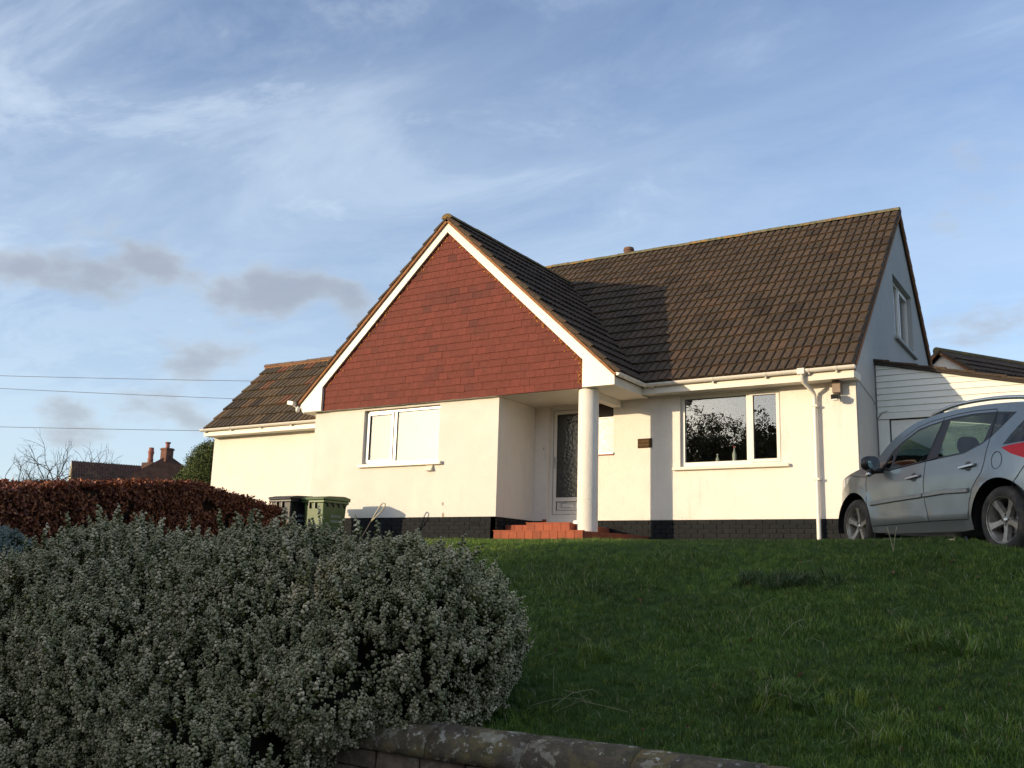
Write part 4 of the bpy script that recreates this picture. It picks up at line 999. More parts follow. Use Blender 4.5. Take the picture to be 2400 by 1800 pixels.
for s in (1, -1):
    for pth in (DOOR1[:7]+[DOOR1[7]], DOOR1[7:12], DOOR2[:11], [(.194, 1.366), (.205, 1.372), (.55, 1.40), (.80, 1.405), (1.03, 1.398), (1.25, 1.388), (1.47, 1.352), (1.68, 1.265)], [(-.17, .60), (-.25, .72), (-.31, .80)], [(2.62, .90), (2.45, .875), (2.26, .86)]):
        ribbon(pth, .0075, s, .0016, 'panel_gap', SEAM)
    ribbon([(2.16, .548), (1.65, .572), (1.16, .590)], .052, s, .001, 'door_moulding', MOULD, thick=.022)
    ribbon([(1.135, .591), (.80, .606), (.42, .600)], .052, s, .001, 'door_moulding', MOULD, thick=.022)
    fp = [(.015+.068*math.cos(t), .856+.080*math.sin(t)) for t in np.linspace(0, 6.283, 25)]
    if s == 1: ribbon(fp, .006, s, .0018, 'fuel_flap', SEAM)
    for hx_, hz_ in ((1.315, .790), (.42, .832)):
        dsc = [(hx_+.05*math.cos(t), hz_+.048*math.sin(t)) for t in np.linspace(0, 6.283, 17)[:-1]]
        dk = M().add([side_pt(p[0], p[1], s, .005) for p in dsc], [tuple(range(16))]).build('handle_shade_disc', mat('recess shade grey', (.055, .062, .062), .5), CAR)  # flat dark disc paints the shade of the round recess behind the handle
        ribbon([(hx_+.11, hz_-.008), (hx_-.11, hz_+.010)], .030, s, .012, 'door_handle', CHROME, thick=.022)
    ribbon([(.95, .96), (1.13, .948), (1.5, .925), (1.79, .905), (1.9, .925)], .014, s, .001, 'waist_strip', TRIM, thick=.006)
    rl = smooth2([(1.32, 1.448), (1.20, 1.478), (.861, 1.513), (.348, 1.496), (-.048, 1.453), (-.33, 1.40), (-.42, 1.365)], 4)
    pts_ = [TC @ Vector((x, s*(hw(x, 1.44)-.025), z)) for x, z in rl]
    M().tube(pts_, .021, 8).build('roof_rail', CHROME, CAR, smooth=True)
    for (xa, xb) in ((1.30, 1.10), (-.08, -.36)):
        ft = M(); pp = [(xa, 1.43), (xa, 1.452 if xa > 0 else 1.45), (xb, 1.488 if xa > 0 else 1.395), (xb+(.09 if xa > 0 else .0), 1.43 if xa > 0 else 1.34)]
        ft.prism([TC @ Vector((x, s*(hw(x, 1.44)-.012), z)) for x, z in pp], ey*(-.03*s)); ft.build('rail_foot', TRIM, CAR)
    # mirror
    mc = Vector((1.985, s*.955, .985)); mm = M()
    sh = []
    for i in range(9):
        t = math.pi*i/8
        sh.append((math.sin(t)**.7*.095, -math.cos(t)*.105))
    Tm = TC @ Matrix.Translation(mc) @ Matrix.Rotation(R(-14*s), 4, 'Z') @ Matrix.Diagonal((.72, 1.0, .92, 1)) @ Matrix.Rotation(R(90), 4, 'X')
    mm.lathe(sh, Tm, 20)
    mm.tube([TC @ Vector((1.97, s*.93, .90)), TC @ Vector((1.93, s*.83, .91))], .03, 8)
    mm.tube([TC @ Vector((1.985, s*.96, .93)), TC @ Vector((1.99, s*.945, .86))], .045, 10, rs=[.05, .032])
    mo = mm.build('door_mirror', TRIM, CAR, smooth=True)
    gl = M(); gl.add([Tm @ Vector((x_*.78, y_*.82, 0)) for x_, y_ in ((0, 0),)], []) if False else None
    gv = [TC @ (mc+Vector((-.082, s*(.0+.075*math.cos(t)), .078*math.sin(t)))) for t in np.linspace(0, 6.283, 21)[:-1]]
    M().add(gv, [tuple(range(20))]).build('mirror_glass', mat('mirror glass', (.6, .65, .65), .03, metal=1), mo)
    M().lathe([(0, -.03), (.026, -.025), (.03, 0), (.026, .025), (0, .03)], TC @ Matrix.Translation(Vector((1.965, s*.985, .862))) @ Matrix.Rotation(R(90), 4, 'Y'), 12).build('indicator', CHROME, mo, smooth=True)
# middle of the body: bonnet, windscreen, roof, tailgate, as one loft between the side edges
def loft(pts, crown, bulge, name, mt):
    v = []; n = 12
    for (x, z), c, bl in zip(pts, crown, bulge):
        wd = hw(x, z)
        for k in range(n+1):
            t = -1+2*k/n; v.append(TC @ Vector((x+bl*(1-abs(t)**2.2), wd*t, z+c*(1-abs(t)**2.4))))
    f = [(i*(n+1)+k, i*(n+1)+k+1, (i+1)*(n+1)+k+1, (i+1)*(n+1)+k) for i in range(len(pts)-1) for k in range(n)]
    return M().add(v, f).build(name, mt, CAR, smooth=True)
tp = topc
def seg(xa, xb, top=True): return [p for p in tp if xb-1e-6 <= p[0] <= xa+1e-6]
i_b = next(i for i, p in enumerate(tp) if p[0] <= 2.10); i_r = next(i for i, p in enumerate(tp) if p[0] <= 1.53); i_t = next(i for i, p in enumerate(tp) if p[0] <= -.55); i_e = next(i for i, p in enumerate(tp) if p[0] <= -.78)
B0 = [(3.20, .20), (3.33, .29)]+tp[:i_b+1]; loft(B0, [.055*min(1, max(0, (p[1]-.6)/.3)) for p in B0], [.10*min(1, max(0, (2.6-p[0])/.5)) if p[0] < 2.6 else 0 for p in B0], 'bonnet', PAINT)
B1 = tp[i_b:i_r+1]; loft(B1, [.055-.015*i/len(B1) for i in range(len(B1))], [.28-.18*i/(len(B1)-1) for i in range(len(B1))], 'windscreen', PRIV)
B2 = tp[i_r:i_t+1]; loft(B2, [.045]*len(B2), [.10-.14*i/(len(B2)-1) for i in range(len(B2))], 'roof', PAINT)
B3 = tp[i_t:i_e+1]; loft(B3, [.03]*len(B3), [-.05]*len(B3), 'rear_screen', PRIV)
B4 = tp[i_e:]+[(-.83, .34), (-.70, .26)]; loft(B4, [0]*len(B4), [-.05]*len(B4), 'tailgate', PAINT)
ub = M(); Bx = lambda lo, hi, m_: m_.box(lo, hi, TC)
Bx((-.70, -.60, .24), (3.15, .60, .42), ub); Bx((.45, -.78, .225), (2.1, .78, .40), ub); Bx((-.6, -.55, .42), (2.9, .55, .80), ub); Bx((.40, -.76, .40), (2.12, .76, .78), ub); Bx((1.55, -.74, .70), (2.3, .74, .93), ub); Bx((-.6, -.60, .7), (.05, .60, .93), ub)
for cx in (0, 2.54):
    for s in (1, -1):
        v = []; n = 20
        for k in range(n+1):
            a_ = R(-12+204*k/n); v += [TC @ Vector((cx+.386*math.cos(a_), s*.846, .31+.386*math.sin(a_))), TC @ Vector((cx+.386*math.cos(a_), s*.45, .31+.386*math.sin(a_)))]
        ub.add(v, [(2*k, 2*k+2, 2*k+3, 2*k+1) for k in range(n)])
ub.build('underbody', TRIM, CAR)
for (x, y, hgt, dx) in ((1.12, .37, 1.10, -.10), (1.12, -.37, 1.10, -.10), (.22, .38, 1.0, -.10), (.22, -.38, 1.0, -.10)):
    st = M(); st.box((x-.07, y-.22, .5), (x+.07, y+.22, hgt-.08), TC @ Matrix.Translation((0, 0, 0))); so_ = st.build('seat', SEAT, CAR, bevel=.05)
    hr = M(); Th = TC @ Matrix.Translation((x-.05, y, hgt+.02)) @ Matrix.Diagonal((.45, 1.25, 1, 1)); hr.lathe([(math.sin(math.pi*i/8)**.6*.105, -math.cos(math.pi*i/8)*.10) for i in range(9)], Th, 16); hr.build('headrest', SEAT, so_, smooth=True)
stw = M(); Ts = TC @ Matrix.Translation((1.72, .37, .93)) @ Matrix.Rotation(R(65), 4, 'Y'); stw.tube([Ts @ Vector((.18*math.cos(t), .18*math.sin(t), 0)) for t in np.linspace(0, 6.283, 21)], .014, 6, cap=False); stw.build('steering_wheel', TRIM, CAR, smooth=True)
# wheels
def wheel(cx, s, rot):
    Tw = TC @ Matrix.Translation(Vector((cx, s*.82, .31))) @ Matrix.Diagonal((1, s, 1, 1))
    wt = M(); wt.lathe([(.205, .0), (.222, .012), (.255, .018), (.285, .010), (.304, -.012), (.311, -.04), (.311, -.16), (.30, -.19), (.21, -.20)], Tw, 48, 'Y'); W = wt.build('wheel', RUB, CAR, smooth=True, auto=35)
    rm = M(); rm.lathe([(.209, .006), (.216, .010), (.216, .004), (.205, -.004), (.198, -.02), (.192, -.10), (.19, -.17)], Tw, 48, 'Y')
    rm.lathe([(.0, -.028), (.026, -.028), (.030, -.034), (.062, -.038), (.062, -.07), (0, -.08)], Tw, 24, 'Y')
    for k in range(5):
        a_ = rot+k*2*math.pi/5; ca, sa = math.cos(a_), math.sin(a_); v = []
        for (r_, hwid, y1, y2) in ((.035, .030, -.030, -.075), (.10, .027, -.026, -.070), (.17, .034, -.012, -.055), (.206, .048, -.003, -.04)):
            for (w__, yy) in ((-hwid, y2), (-hwid*.82, y1), (hwid*.82, y1), (hwid, y2)):
                v.append(Tw @ Vector((ca*r_-sa*w__, yy, sa*r_+ca*w__)))
        rm.add(v, [(i*4+j, i*4+j+1, i*4+j+5, i*4+j+4) for i in range(3) for j in range(3)]+[(0, 1, 2, 3), (12, 13, 14, 15)])
        b_ = a_+math.pi/5
    ro = rm.build('rim', ALLOY, W, auto=40)
    bk = M(); bk.lathe([(0, -.105), (.185, -.105)], Tw, 32, 'Y'); bk.build('spoke_shade_disc', SEAM, W)  # black disc stands in for the shade behind the spokes
    bd = M(); bd.lathe([(0, -.085), (.125, -.085), (.125, -.095)], Tw, 32, 'Y'); bd.build('brake_disc', STEEL, W)
    for k in range(4):
        a_ = rot+math.pi/5+k*math.pi/2; M().lathe([(0, -.026), (.010, -.026), (.011, -.036)], Tw @ Matrix.Translation(Vector((.045*math.cos(a_), 0, .045*math.sin(a_)))), 8, 'Y').build('wheel_bolt', TRIM, W)
    M().lathe([(0, -.020), (.018, -.021), (.025, -.028)], Tw, 16, 'Y').build('centre_cap', CHROME, W)
for s in (1, -1):
    wheel(0, s, R(54)); wheel(2.54, s, R(92))
for s in (1, -1):
    M().box((2.14, s*.80-.03, .10), (2.155, s*.80+.03, .34), TC).build('mud_flap', TRIM, CAR)

# ================================================================== BINS AND TOOL
def bin_(K, col, label, logo=True):
    x1, yf_ = K; zt_ = .295; zb_ = -.80; wd, dp_ = .50, .62
    root = thing('wheelie_bin', label, 'bin', (x1-wd/2, yf_+dp_/2, zb_), group=None)
    mt = mat(label[:12]+' bin plastic', col, .42, .12, 5, .1, 30, spec=.5, stain=[(6, .5, .75, tuple(c*1.6+.01 for c in col), .3)])
    b = M(); t = .06
    v = [(x1-wd+t, yf_+t, zb_+.05), (x1-t, yf_+t, zb_+.05), (x1-t, yf_+dp_-.03, zb_+.05), (x1-wd+t, yf_+dp_-.03, zb_+.05), (x1-wd, yf_, zt_-.06), (x1, yf_, zt_-.06), (x1, yf_+dp_, zt_-.06), (x1-wd, yf_+dp_, zt_-.06)]
    b.add(v, [(0, 3, 2, 1), (0, 1, 5, 4), (1, 2, 6, 5), (2, 3, 7, 6), (3, 0, 4, 7)]); bo = b.build('bin_body', mt, root, bevel=.02)
    r_ = M(); r_.box((x1-wd-.035, yf_-.035, zt_-.10), (x1+.035, yf_+dp_+.02, zt_-.05)); r_.build('rim', mt, root, bevel=.012)
    lid = M(); lid.prism([(x1-wd-.04, yf_-.06, zt_-.048), (x1-wd-.04, yf_-.05, zt_-.01), (x1-wd-.04, yf_+.12, zt_+.025), (x1-wd-.04, yf_+dp_-.10, zt_+.045), (x1-wd-.04, yf_+dp_+.06, zt_+.02), (x1-wd-.04, yf_+dp_+.06, zt_-.048)], (wd+.08, 0, 0)); lid.build('lid', mt, root, bevel=.015)
    h_ = M(); h_.tube([(x1-wd+.05, yf_+dp_+.02, zt_-.02), (x1-wd+.05, yf_+dp_+.11, zt_), (x1-.05, yf_+dp_+.11, zt_), (x1-.05, yf_+dp_+.02, zt_-.02)], .014, 8); h_.build('handle', mt, root, smooth=True)
    for xx in (x1-wd+.15, x1-wd+.29): M().box((xx, yf_-.034, zt_-.20), (xx+.022, yf_+.01, zt_-.098)).build('front_rib', DARK, root)
    for k in range(4):
        yy = yf_+.07+k*.15; M().prism([(x1+.001, yy, zt_-.10), (x1+.001, yy+.09, zt_-.10), (x1-.004, yy+.045, zt_-.17)], (.02, 0, 0)).build('side_gusset', DARK, root)
    for s in (-1, 1):
        M().lathe([(.0, -.02), (.09, -.02), (.10, 0), (.09, .02), (0, .02)], Matrix.Translation((x1-wd/2+s*(wd/2-.02), yf_+dp_-.05, zb_+.10)) @ Matrix.Rotation(R(90), 4, 'Z'), 20, 'Y').build('wheel', RUB, root)
    if logo:
        lg = M(); yy0 = yf_+.22; tl = lambda z_: x1-.06*(zt_-.06-z_)/(1.03)+.0015
        for row, (z_, hgt) in enumerate(((-.06, .05), (-.15, .045), (-.24, .02), (-.29, .02))):
            y_ = yy0+(.0 if row < 2 else .06); 
            while y_ < yy0+(.27 if row < 2 else .20):
                w_ = random.uniform(.012, .03); xq = tl(z_)
                lg.add([(xq, y_, z_), (xq, y_+w_*.6, z_), (tl(z_+hgt), y_+w_*.6+.006, z_+hgt), (tl(z_+hgt), y_+.006, z_+hgt)], [(0, 1, 2, 3)]); y_ += w_*.6+.012
        lg.build('printed_logo', mat('pale print', (.30, .34, .33), .5), root)
    return root
bin_((-2.93, -1.24), (.060, .105, .030), 'green wheelie bin with pale printed logo standing by the front wall')
bin_((-3.50, -1.50), (.006, .0065, .010), 'black wheelie bin standing between the green bin and the hedge')
TL_ = thing('garden_tool', 'dark garden tool with a long loop handle leaning by the left wall', 'tool', (-2.55, -.80, -.86))
M().tube([(-2.62, -.90, -.90), (-2.29, -.76, -.26), (-2.20, -.74, -.10)], .016, 8).build('shaft', mat('dark tool shaft', (.03, .025, .022), .6), TL_)
M().tube([(-2.20, -.74, -.10), (-2.12, -.72, .05), (-2.03, -.70, .19), (-1.99, -.69, .215), (-1.95, -.69, .20), (-1.95, -.69, .15), (-2.02, -.71, .05), (-2.13, -.73, -.05), (-2.21, -.745, -.12)], .013, 8).build('loop_handle', mat('pale tool handle', (.40, .36, .25), .5), TL_, smooth=True)

# ================================================================== BOUNDARY WALL
BW = thing('boundary_wall', 'low weathered garden wall with rounded lichen covered coping at the pavement edge', 'wall', (5, -9.68, -2.55))
STONE = mat('weathered coping stone', (.150, .118, .080), .95, .35, 9, 1.0, 45, spec=.15, tone=[(0, (.85, .85, .85)), (1, (1.15, 1.1, 1.1))],
            stain=[(4.5, .47, .56, (.20, .155, .065), .8), (12, .52, .58, (.10, .085, .05), .8), (7, .56, .60, (.36, .32, .23), .8), (20, .60, .63, (.52, .48, .38), .85), (2.4, .50, .62, (.085, .068, .060), .5)])
BSTONE = mat('old wall stone', (.26, .20, .14), .95, .3, 12, 1.0, 40, spec=.15, tone=[(0, (.75, .7, .7)), (1, (1.2, 1.15, 1.1))], stain=[(14, .6, .65, (.3, .28, .22), .6)])
copm = []
for i in range(5):
    Lc = .62; n = 14; v = []; nx_ = 8
    for k in range(nx_+1):
        for j in range(n+1):
            t = math.pi*j/n; rx, rz = .172, .165
            w_ = 1+random.uniform(-.028, .028)
            e_ = .992 if k in (0, nx_) else 1
            v.append((k*Lc/nx_*.990+.003, math.cos(t)*rx*w_*e_, math.sin(t)**.85*rz*w_*e_ if 0 < j < n else 0))
    f = [(k*(n+1)+j, k*(n+1)+j+1, (k+1)*(n+1)+j+1, (k+1)*(n+1)+j) for k in range(nx_) for j in range(n)]
    f += [tuple(range(n+1)), tuple(nx_*(n+1)+j for j in range(n+1))]+[(k*(n+1), (k+1)*(n+1), (k+1)*(n+1)+n, k*(n+1)+n) for k in range(nx_)]
    copm.append(M().add(v, f).mesh('coping_stone', STONE, smooth=True, tone=random.random()))
for i in range(30): place(random.choice(copm), 'coping_stone', Matrix.Translation((-4.5+i*.62, -9.675+random.uniform(-.004, .004), -2.035+random.uniform(-.004, .004))), BW)
bsm = []
for i in range(6):
    m0 = M(); m0.box((.004, 0, 0), (.30, .10, .095)); me_ = m0.mesh('wall_stone', BSTONE, tone=random.random())
    for vv in me_.vertices: vv.co += Vector((random.uniform(-.006, .006), random.uniform(-.007, .004), random.uniform(-.005, .005)))
    bsm.append(me_)
for r_ in range(5):
    for i in range(30):
        if r_ > 2 and i % 1: continue
        place(bsm[(i*5+r_*3) % 6], 'wall_stone', Matrix.Translation((3.2+i*.31-(.15 if r_ % 2 else 0), -9.815+random.uniform(-.004, .004), -2.142-r_*.104)), BW)
M().box((-4.5, -9.79, -2.9), (14.1, -9.56, -2.038)).build('wall_core', mat('dark mortar', (.06, .05, .042), .95, .3, 20, .5, 60), BW)

# ================================================================== PLANTS
def noise3(P, s, seed=0):
    from mathutils import noise
    return np.array([noise.noise(Vector((p[0]*s+seed, p[1]*s-seed, p[2]*s+seed*2))) for p in P])
def rand_dirs(n):
    d = rng.normal(size=(n, 3)); return d/np.linalg.norm(d, axis=1)[:, None]
# --- the big grey-green heather-like shrub
PALE = mat('shrub pale tips', (.46, .41, .27), .9, .2, 30, rnd=[(0, (.28, .33, .22)), (.45, (.80, .82, .70)), (.85, (1.15, 1.10, 1.08)), (1, (1.75, 1.62, 1.62))], spec=.2, stain=[(1.3, .45, .65, (.40, .40, .20), .5)])
OLIV = mat('shrub green leaves', (.070, .082, .022), .85, .3, 30, rnd=[(0, (.6, .6, .6)), (1, (1.5, 1.4, 1.1))], spec=.2)
TWIG = mat('shrub twigs', (.016, .013, .008), .95, .4, 20, .6, 30, spec=.1)  # for solid dark cores: twig mass, put in to block light through the foliage
def sprig(h, knobs, rad, spread, pale_from):
    """short shoot: fat little leaf heads crowded up a stem, small green leaves below"""
    v = []; f = []; mi = []
    bend = Vector((random.uniform(-.3, .3), random.uniform(-.3, .3), 0))
    for k in range(knobs):
        t = k/(knobs-1); a_ = k*2.4+random.uniform(-.4, .4); r_ = spread*(1-.55*t)
        c = Vector((math.cos(a_)*r_, math.sin(a_)*r_, h*t))+bend*h*t*t; m_ = 0 if t > pale_from-random.uniform(0, .2) else 1
        kr = rad*random.uniform(.75, 1.2)*(1.1-.2*t)
        o = len(v); ring1 = 5
        v.append(c-Vector((0, 0, kr*.9)))
        for q in range(ring1):
            an = q*6.283/ring1+a_; rr_ = kr*random.uniform(.7, 1.2); v.append(c+Vector((math.cos(an)*rr_, math.sin(an)*rr_, -kr*random.uniform(.1, .35))))
        for q in range(ring1):
            an = (q+.5)*6.283/ring1+a_; rr_ = kr*random.uniform(.55, 1.0); v.append(c+Vector((math.cos(an)*rr_, math.sin(an)*rr_, kr*random.uniform(.35, .7))))
        v.append(c+Vector((0, 0, kr*random.uniform(.75, 1.1))))
        for q in range(ring1):
            q2 = (q+1) % ring1
            f += [(o, o+1+q2, o+1+q), (o+1+q, o+1+q2, o+6+q), (o+6+q, o+1+q2, o+6+q2), (o+6+q, o+6+q2, o+11)]; mi += [1, m_, m_, m_]
    for k in range(9):
        a_ = random.uniform(0, 6.28); z_ = h*random.uniform(-.25, .75); d = Vector((math.cos(a_), math.sin(a_), .6)); l = random.uniform(.008, .016); s_ = Vector((-d.y, d.x, 0))*.0035; c = Vector((0, 0, z_))
        o = len(v); v += [c-s_, c+s_, c+d*l]; f.append((o, o+1, o+2)); mi.append(1)
    o = len(v); v += [Vector((-.0015, 0, -.03)), Vector((.0015, 0, -.03)), bend*h+Vector((0, 0, h*.9))]; f.append((o, o+1, o+2)); mi.append(1)
    return [tuple(p) for p in v], f, mi
SP = [sprig(.050, 6, .0078, .011, .15), sprig(.040, 5, .0085, .012, .1), sprig(.070, 8, .0075, .009, .3), sprig(.030, 4, .0080, .010, .3), sprig(.045, 6, .0070, .014, .2)]
ELL = [((5.40, -9.38, -1.49), (.70, .60, .66)), ((5.71, -9.15, -1.45), (.40, .5, .45)), ((4.42, -9.42, -1.59), (1.14, .85, .83)), ((2.90, -9.55, -1.61), (1.30, .95, .865)),
       ((1.20, -9.85, -2.03), (1.15, .95, 1.05)), ((4.55, -10.02, -2.14), (.80, .55, .50)), ((5.36, -9.86, -1.74), (.34, .36, .27)), ((3.05, -10.15, -2.28), (.95, .65, .60)), ((3.75, -9.75, -1.83), (.9, .85, .78))]
ELL = [((c[0], c[1], c[2]-(.045 if c[0] > 3.5 else .085)), r_) for c, r_ in ELL]
def lump(P):
    return 1+.10*noise3(P, 1.5, 3)+.065*noise3(P, 4.2, 9)
def bush_points(ells, dens_, jitter, seed, holes=.33):
    PP = []; NN = []
    for k, (c, r_) in enumerate(ells):
        c = np.array(c); r_ = np.array(r_); area = 4*math.pi*(((r_[0]*r_[1])**1.6+(r_[0]*r_[2])**1.6+(r_[1]*r_[2])**1.6)/3)**(1/1.6)
        n = int(area*dens_); d = rand_dirs(n); P = c+d*r_; q = lump(P); P = c+d*r_*q[:, None]*(1-rng.random(n)[:, None]**1.7*jitter)
        Nn = d/r_; Nn /= np.linalg.norm(Nn, axis=1)[:, None]
        ok = np.ones(n, bool)
        for j, (c2, r2_) in enumerate(ells):
            if j != k: ok &= (((P-np.array(c2))/np.array(r2_))**2).sum(1) > .80
        tc_ = np.array(CAM)-P; tc_ /= np.linalg.norm(tc_, axis=1)[:, None]; fac = (tc_*Nn).sum(1)
        ok &= (fac > -.35) | (rng.random(n) < .25)
        ok &= ~((noise3(P, 2.7, 21) > holes) & (fac > .25))
        ok &= (P[:, 2] > ground_z(P[:, 0], P[:, 1])-.02) | (P[:, 1] < -9.8)
        ok &= P[:, 2] > -2.56
        PP.append(P[ok]); NN.append(Nn[ok])
    return np.concatenate(PP), np.concatenate(NN)
SH = thing('shrub', 'large dense grey green heather like shrub spilling over the low wall', 'shrub', (4.2, -9.5, -2.0))
Pc, Nc = bush_points(ELL, 330, .06, 1, .31)
PL_ = []; DL_ = []; SL_ = []
for p, nv_ in zip(Pc, Nc):
    d = nv_*.62+np.array([.04, -.04, .78])+rng.normal(size=3)*.20; d /= np.linalg.norm(d)
    ln_ = random.uniform(.04, .12); k_ = random.randint(8, 12)
    for _ in range(k_):
        t = random.random()**.8; lat = rng.normal(size=3)*.0088*(1.25-t*.7)
        PL_.append(p+d*(ln_*t-.045)+lat); DL_.append(d+rng.normal(size=3)*(.42-.2*t)); SL_.append(random.uniform(.75, 1.3))
Pi, Ni = bush_points([(c, tuple(q*.88 for q in r_)) for c, r_ in ELL], 620, .10, 6, .60)
P = np.concatenate([np.array(PL_), Pi]); dirs = np.concatenate([np.array(DL_), Ni+np.array([0, 0, .6])+rng.normal(size=Pi.shape)*.4]); ssc = np.concatenate([np.array(SL_), rng.uniform(.8, 1.2, len(Pi))])
scatter('foliage', SP, P, eul(dirs), ssc, rng.choice(5, len(P), p=[.28, .22, .18, .16, .16]), [PALE, OLIV], SH)
print('sprigs', len(P))
# taller shoots standing out of the top and the right side
P2_, N2_ = bush_points(ELL, 26, .0, 2, holes=9)
D2 = N2_*.5+np.array([.1, 0, 1.0])+rng.normal(size=P2_.shape)*.16
PX = []; DX = []
for p, d in zip(P2_, D2):
    d = d/np.linalg.norm(d); nn = random.randint(2, 3)
    for i in range(nn): PX.append(p+d*(.03+.055*i)); DX.append(d+rng.normal(size=3)*.12)
scatter('shoots', SP, PX, eul(DX), rng.uniform(1.2, 1.6, len(PX)), rng.choice(3, len(PX)), [PALE, OLIV], SH)
tw = M()
def blob(m_, c, r_, k, n1=20, n2=12, amp=.08, s_=2.5):
    from mathutils import noise
    v = []
    for i in range(n2+1):
        for j in range(n1):
            th = math.pi*i/n2; ph = 2*math.pi*j/n1; d = Vector((math.sin(th)*math.cos(ph), math.sin(th)*math.sin(ph), math.cos(th)))
            p = Vector((c[0]+d.x*r_[0]*k, c[1]+d.y*r_[1]*k, c[2]+d.z*r_[2]*k)); q = 1+amp*noise.noise(p*s_)
            v.append((c[0]+d.x*r_[0]*k*q, c[1]+d.y*r_[1]*k*q, c[2]+d.z*r_[2]*k*q))
    m_.add(v, [(i*n1+j, i*n1+(j+1) % n1, (i+1)*n1+(j+1) % n1, (i+1)*n1+j) for i in range(n2) for j in range(n1)])
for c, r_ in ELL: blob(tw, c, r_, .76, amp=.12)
tw.build('twig_core', TWIG, SH, smooth=True, kind='stuff')
# second smaller blue-green shrub behind, at the left edge
ELG = [((-.25, -8.95, -1.32), (.62, .6, .62))]
SG = thing('shrub', 'small blue green shrub at the left edge in front of the copper hedge', 'shrub', (-.25, -8.95, -1.9))
P, Nn = bush_points(ELG, 2000, .10, 4); dirs = Nn*.8+np.array([0, 0, .6])+rng.normal(size=P.shape)*.25
BLUE = mat('shrub blue green tips', (.20, .235, .20), .9, .2, 30, rnd=[(0, (.7, .75, .7)), (1, (1.25, 1.2, 1.25))], spec=.2)
scatter('foliage', SP, P, eul(dirs), rng.uniform(.8, 1.3, len(P)), rng.choice(4, len(P)), [BLUE, OLIV], SG)
tw = M(); blob(tw, ELG[0][0], ELG[0][1], .78); tw.build('twig_core', TWIG, SG, smooth=True)

# --- copper beech hedge
HP = [(-.45, -10.2, -.60), (-.62, -9.5, -.42), (-.80, -8.77, -.287), (-.88, -8.46, -.234), (-1.457, -7.06, -.037), (-2.06, -5.32, .16), (-2.295, -4.52, .235), (-2.50, -3.64, .14), (-2.62, -2.95, .08), (-2.76, -2.32, .0)]
HEDGE = thing('hedge', 'copper coloured beech hedge running back towards the bins', 'hedge', (-1.6, -6.5, -1.5))
hp = np.array(HP)-np.array([0, 0, .04]); seg_ = np.linalg.norm(np.diff(hp[:, :2], axis=0), axis=1); cum_ = np.concatenate([[0], np.cumsum(seg_)])
def hpos(s): return np.stack([np.interp(s, cum_, hp[:, i]) for i in range(3)], -1)
def hdir(s):
    d = hpos(s+.1)-hpos(s-.1); d[:, 2] = 0; return d/np.linalg.norm(d, axis=1)[:, None]
n = 46000; s_ = rng.uniform(0, cum_[-1], n); top_ = hpos(s_); dd = hdir(s_); fr = np.stack([dd[:, 1], -dd[:, 0], dd[:, 2]*0], -1)     # outward, towards camera side (+X)
u = rng.random(n); Hh = 1.35; WdH = .80
g_ = ground_z(top_[:, 0], top_[:, 1])
isf = u < .60
P = top_.copy(); P[:, 2] = np.where(isf, top_[:, 2]-.02-(top_[:, 2]-g_-.02)*rng.random(n)**1.1, top_[:, 2]+rng.normal(size=n)*.02)
off_ = np.where(isf, rng.random(n)**2*(-.14), -rng.random(n)*WdH)
bulge = .06*noise3(P, 1.8, 5)+.03*noise3(P, 6, 2); P += fr*(off_+bulge)[:, None]; P[:, 2] += np.where(isf, 0, .035*noise3(P, 2.2, 8))
isb = (~isf) & (rng.random(n) < .0)
nrm = np.where(isf[:, None], fr, np.array([0, 0, 1.0])); dirs = nrm+rng.normal(size=P.shape)*.65
keep = noise3(P, 3.5, 33) < .42; P = P[keep]; dirs = dirs[keep]
def bleaf(l, w_, fold, curl):
    v = [(0, 0, 0), (l*.35, w_/2, fold), (l*.35, -w_/2, fold), (l*.7, w_*.42, fold*.7+curl*.5), (l*.7, -w_*.42, fold*.7+curl*.5), (l, 0, curl), (l*.4, 0, 0), (l*.72, 0, curl*.3)]
    return v, [(0, 1, 6), (0, 6, 2), (1, 3, 7, 6), (2, 6, 7, 4), (3, 5, 7), (4, 7, 5)], 0
BEECH = mat('beech leaf copper', (.215, .068, .030), .55, .15, 20, rnd=[(0, (.30, .25, .3)), (.35, (.75, .6, .6)), (.7, (1.15, 1.1, 1.0)), (.92, (1.7, 1.9, 1.6)), (1, (2.2, 3.2, 3.0))], spec=.35)
scatter('foliage', [bleaf(.055, .034, .006, .006), bleaf(.048, .030, .010, -.008), bleaf(.060, .030, .003, .014)], P, eul(dirs), rng.uniform(.65, 1.15, len(P)), rng.choice(3, len(P)), BEECH, HEDGE)
hc = M(); sv = np.linspace(0, cum_[-1], 40); hv = []
for s in sv:
    t_ = hpos(np.array([s]))[0]; d_ = hdir(np.array([s]))[0]; f_ = np.array([d_[1], -d_[0], 0]); gz_ = float(ground_z(t_[0], t_[1]))
    for o_, zz in ((-.10, gz_-.1), (-.10, t_[2]-.07), (-.72, t_[2]-.07), (-.72, gz_-.1)): hv.append((t_[0]+f_[0]*o_, t_[1]+f_[1]*o_, zz))
hc.add(hv, [(i*4+j, i*4+j+1, (i+1)*4+j+1, (i+1)*4+j) for i in range(39) for j in range(3)]+[(0, 1, 2, 3), (156, 157, 158, 159)])
hc.build('twig_core', mat('hedge twigs', (.030, .016, .010), .95, .4, 15, .8, 20, spec=.1), HEDGE)

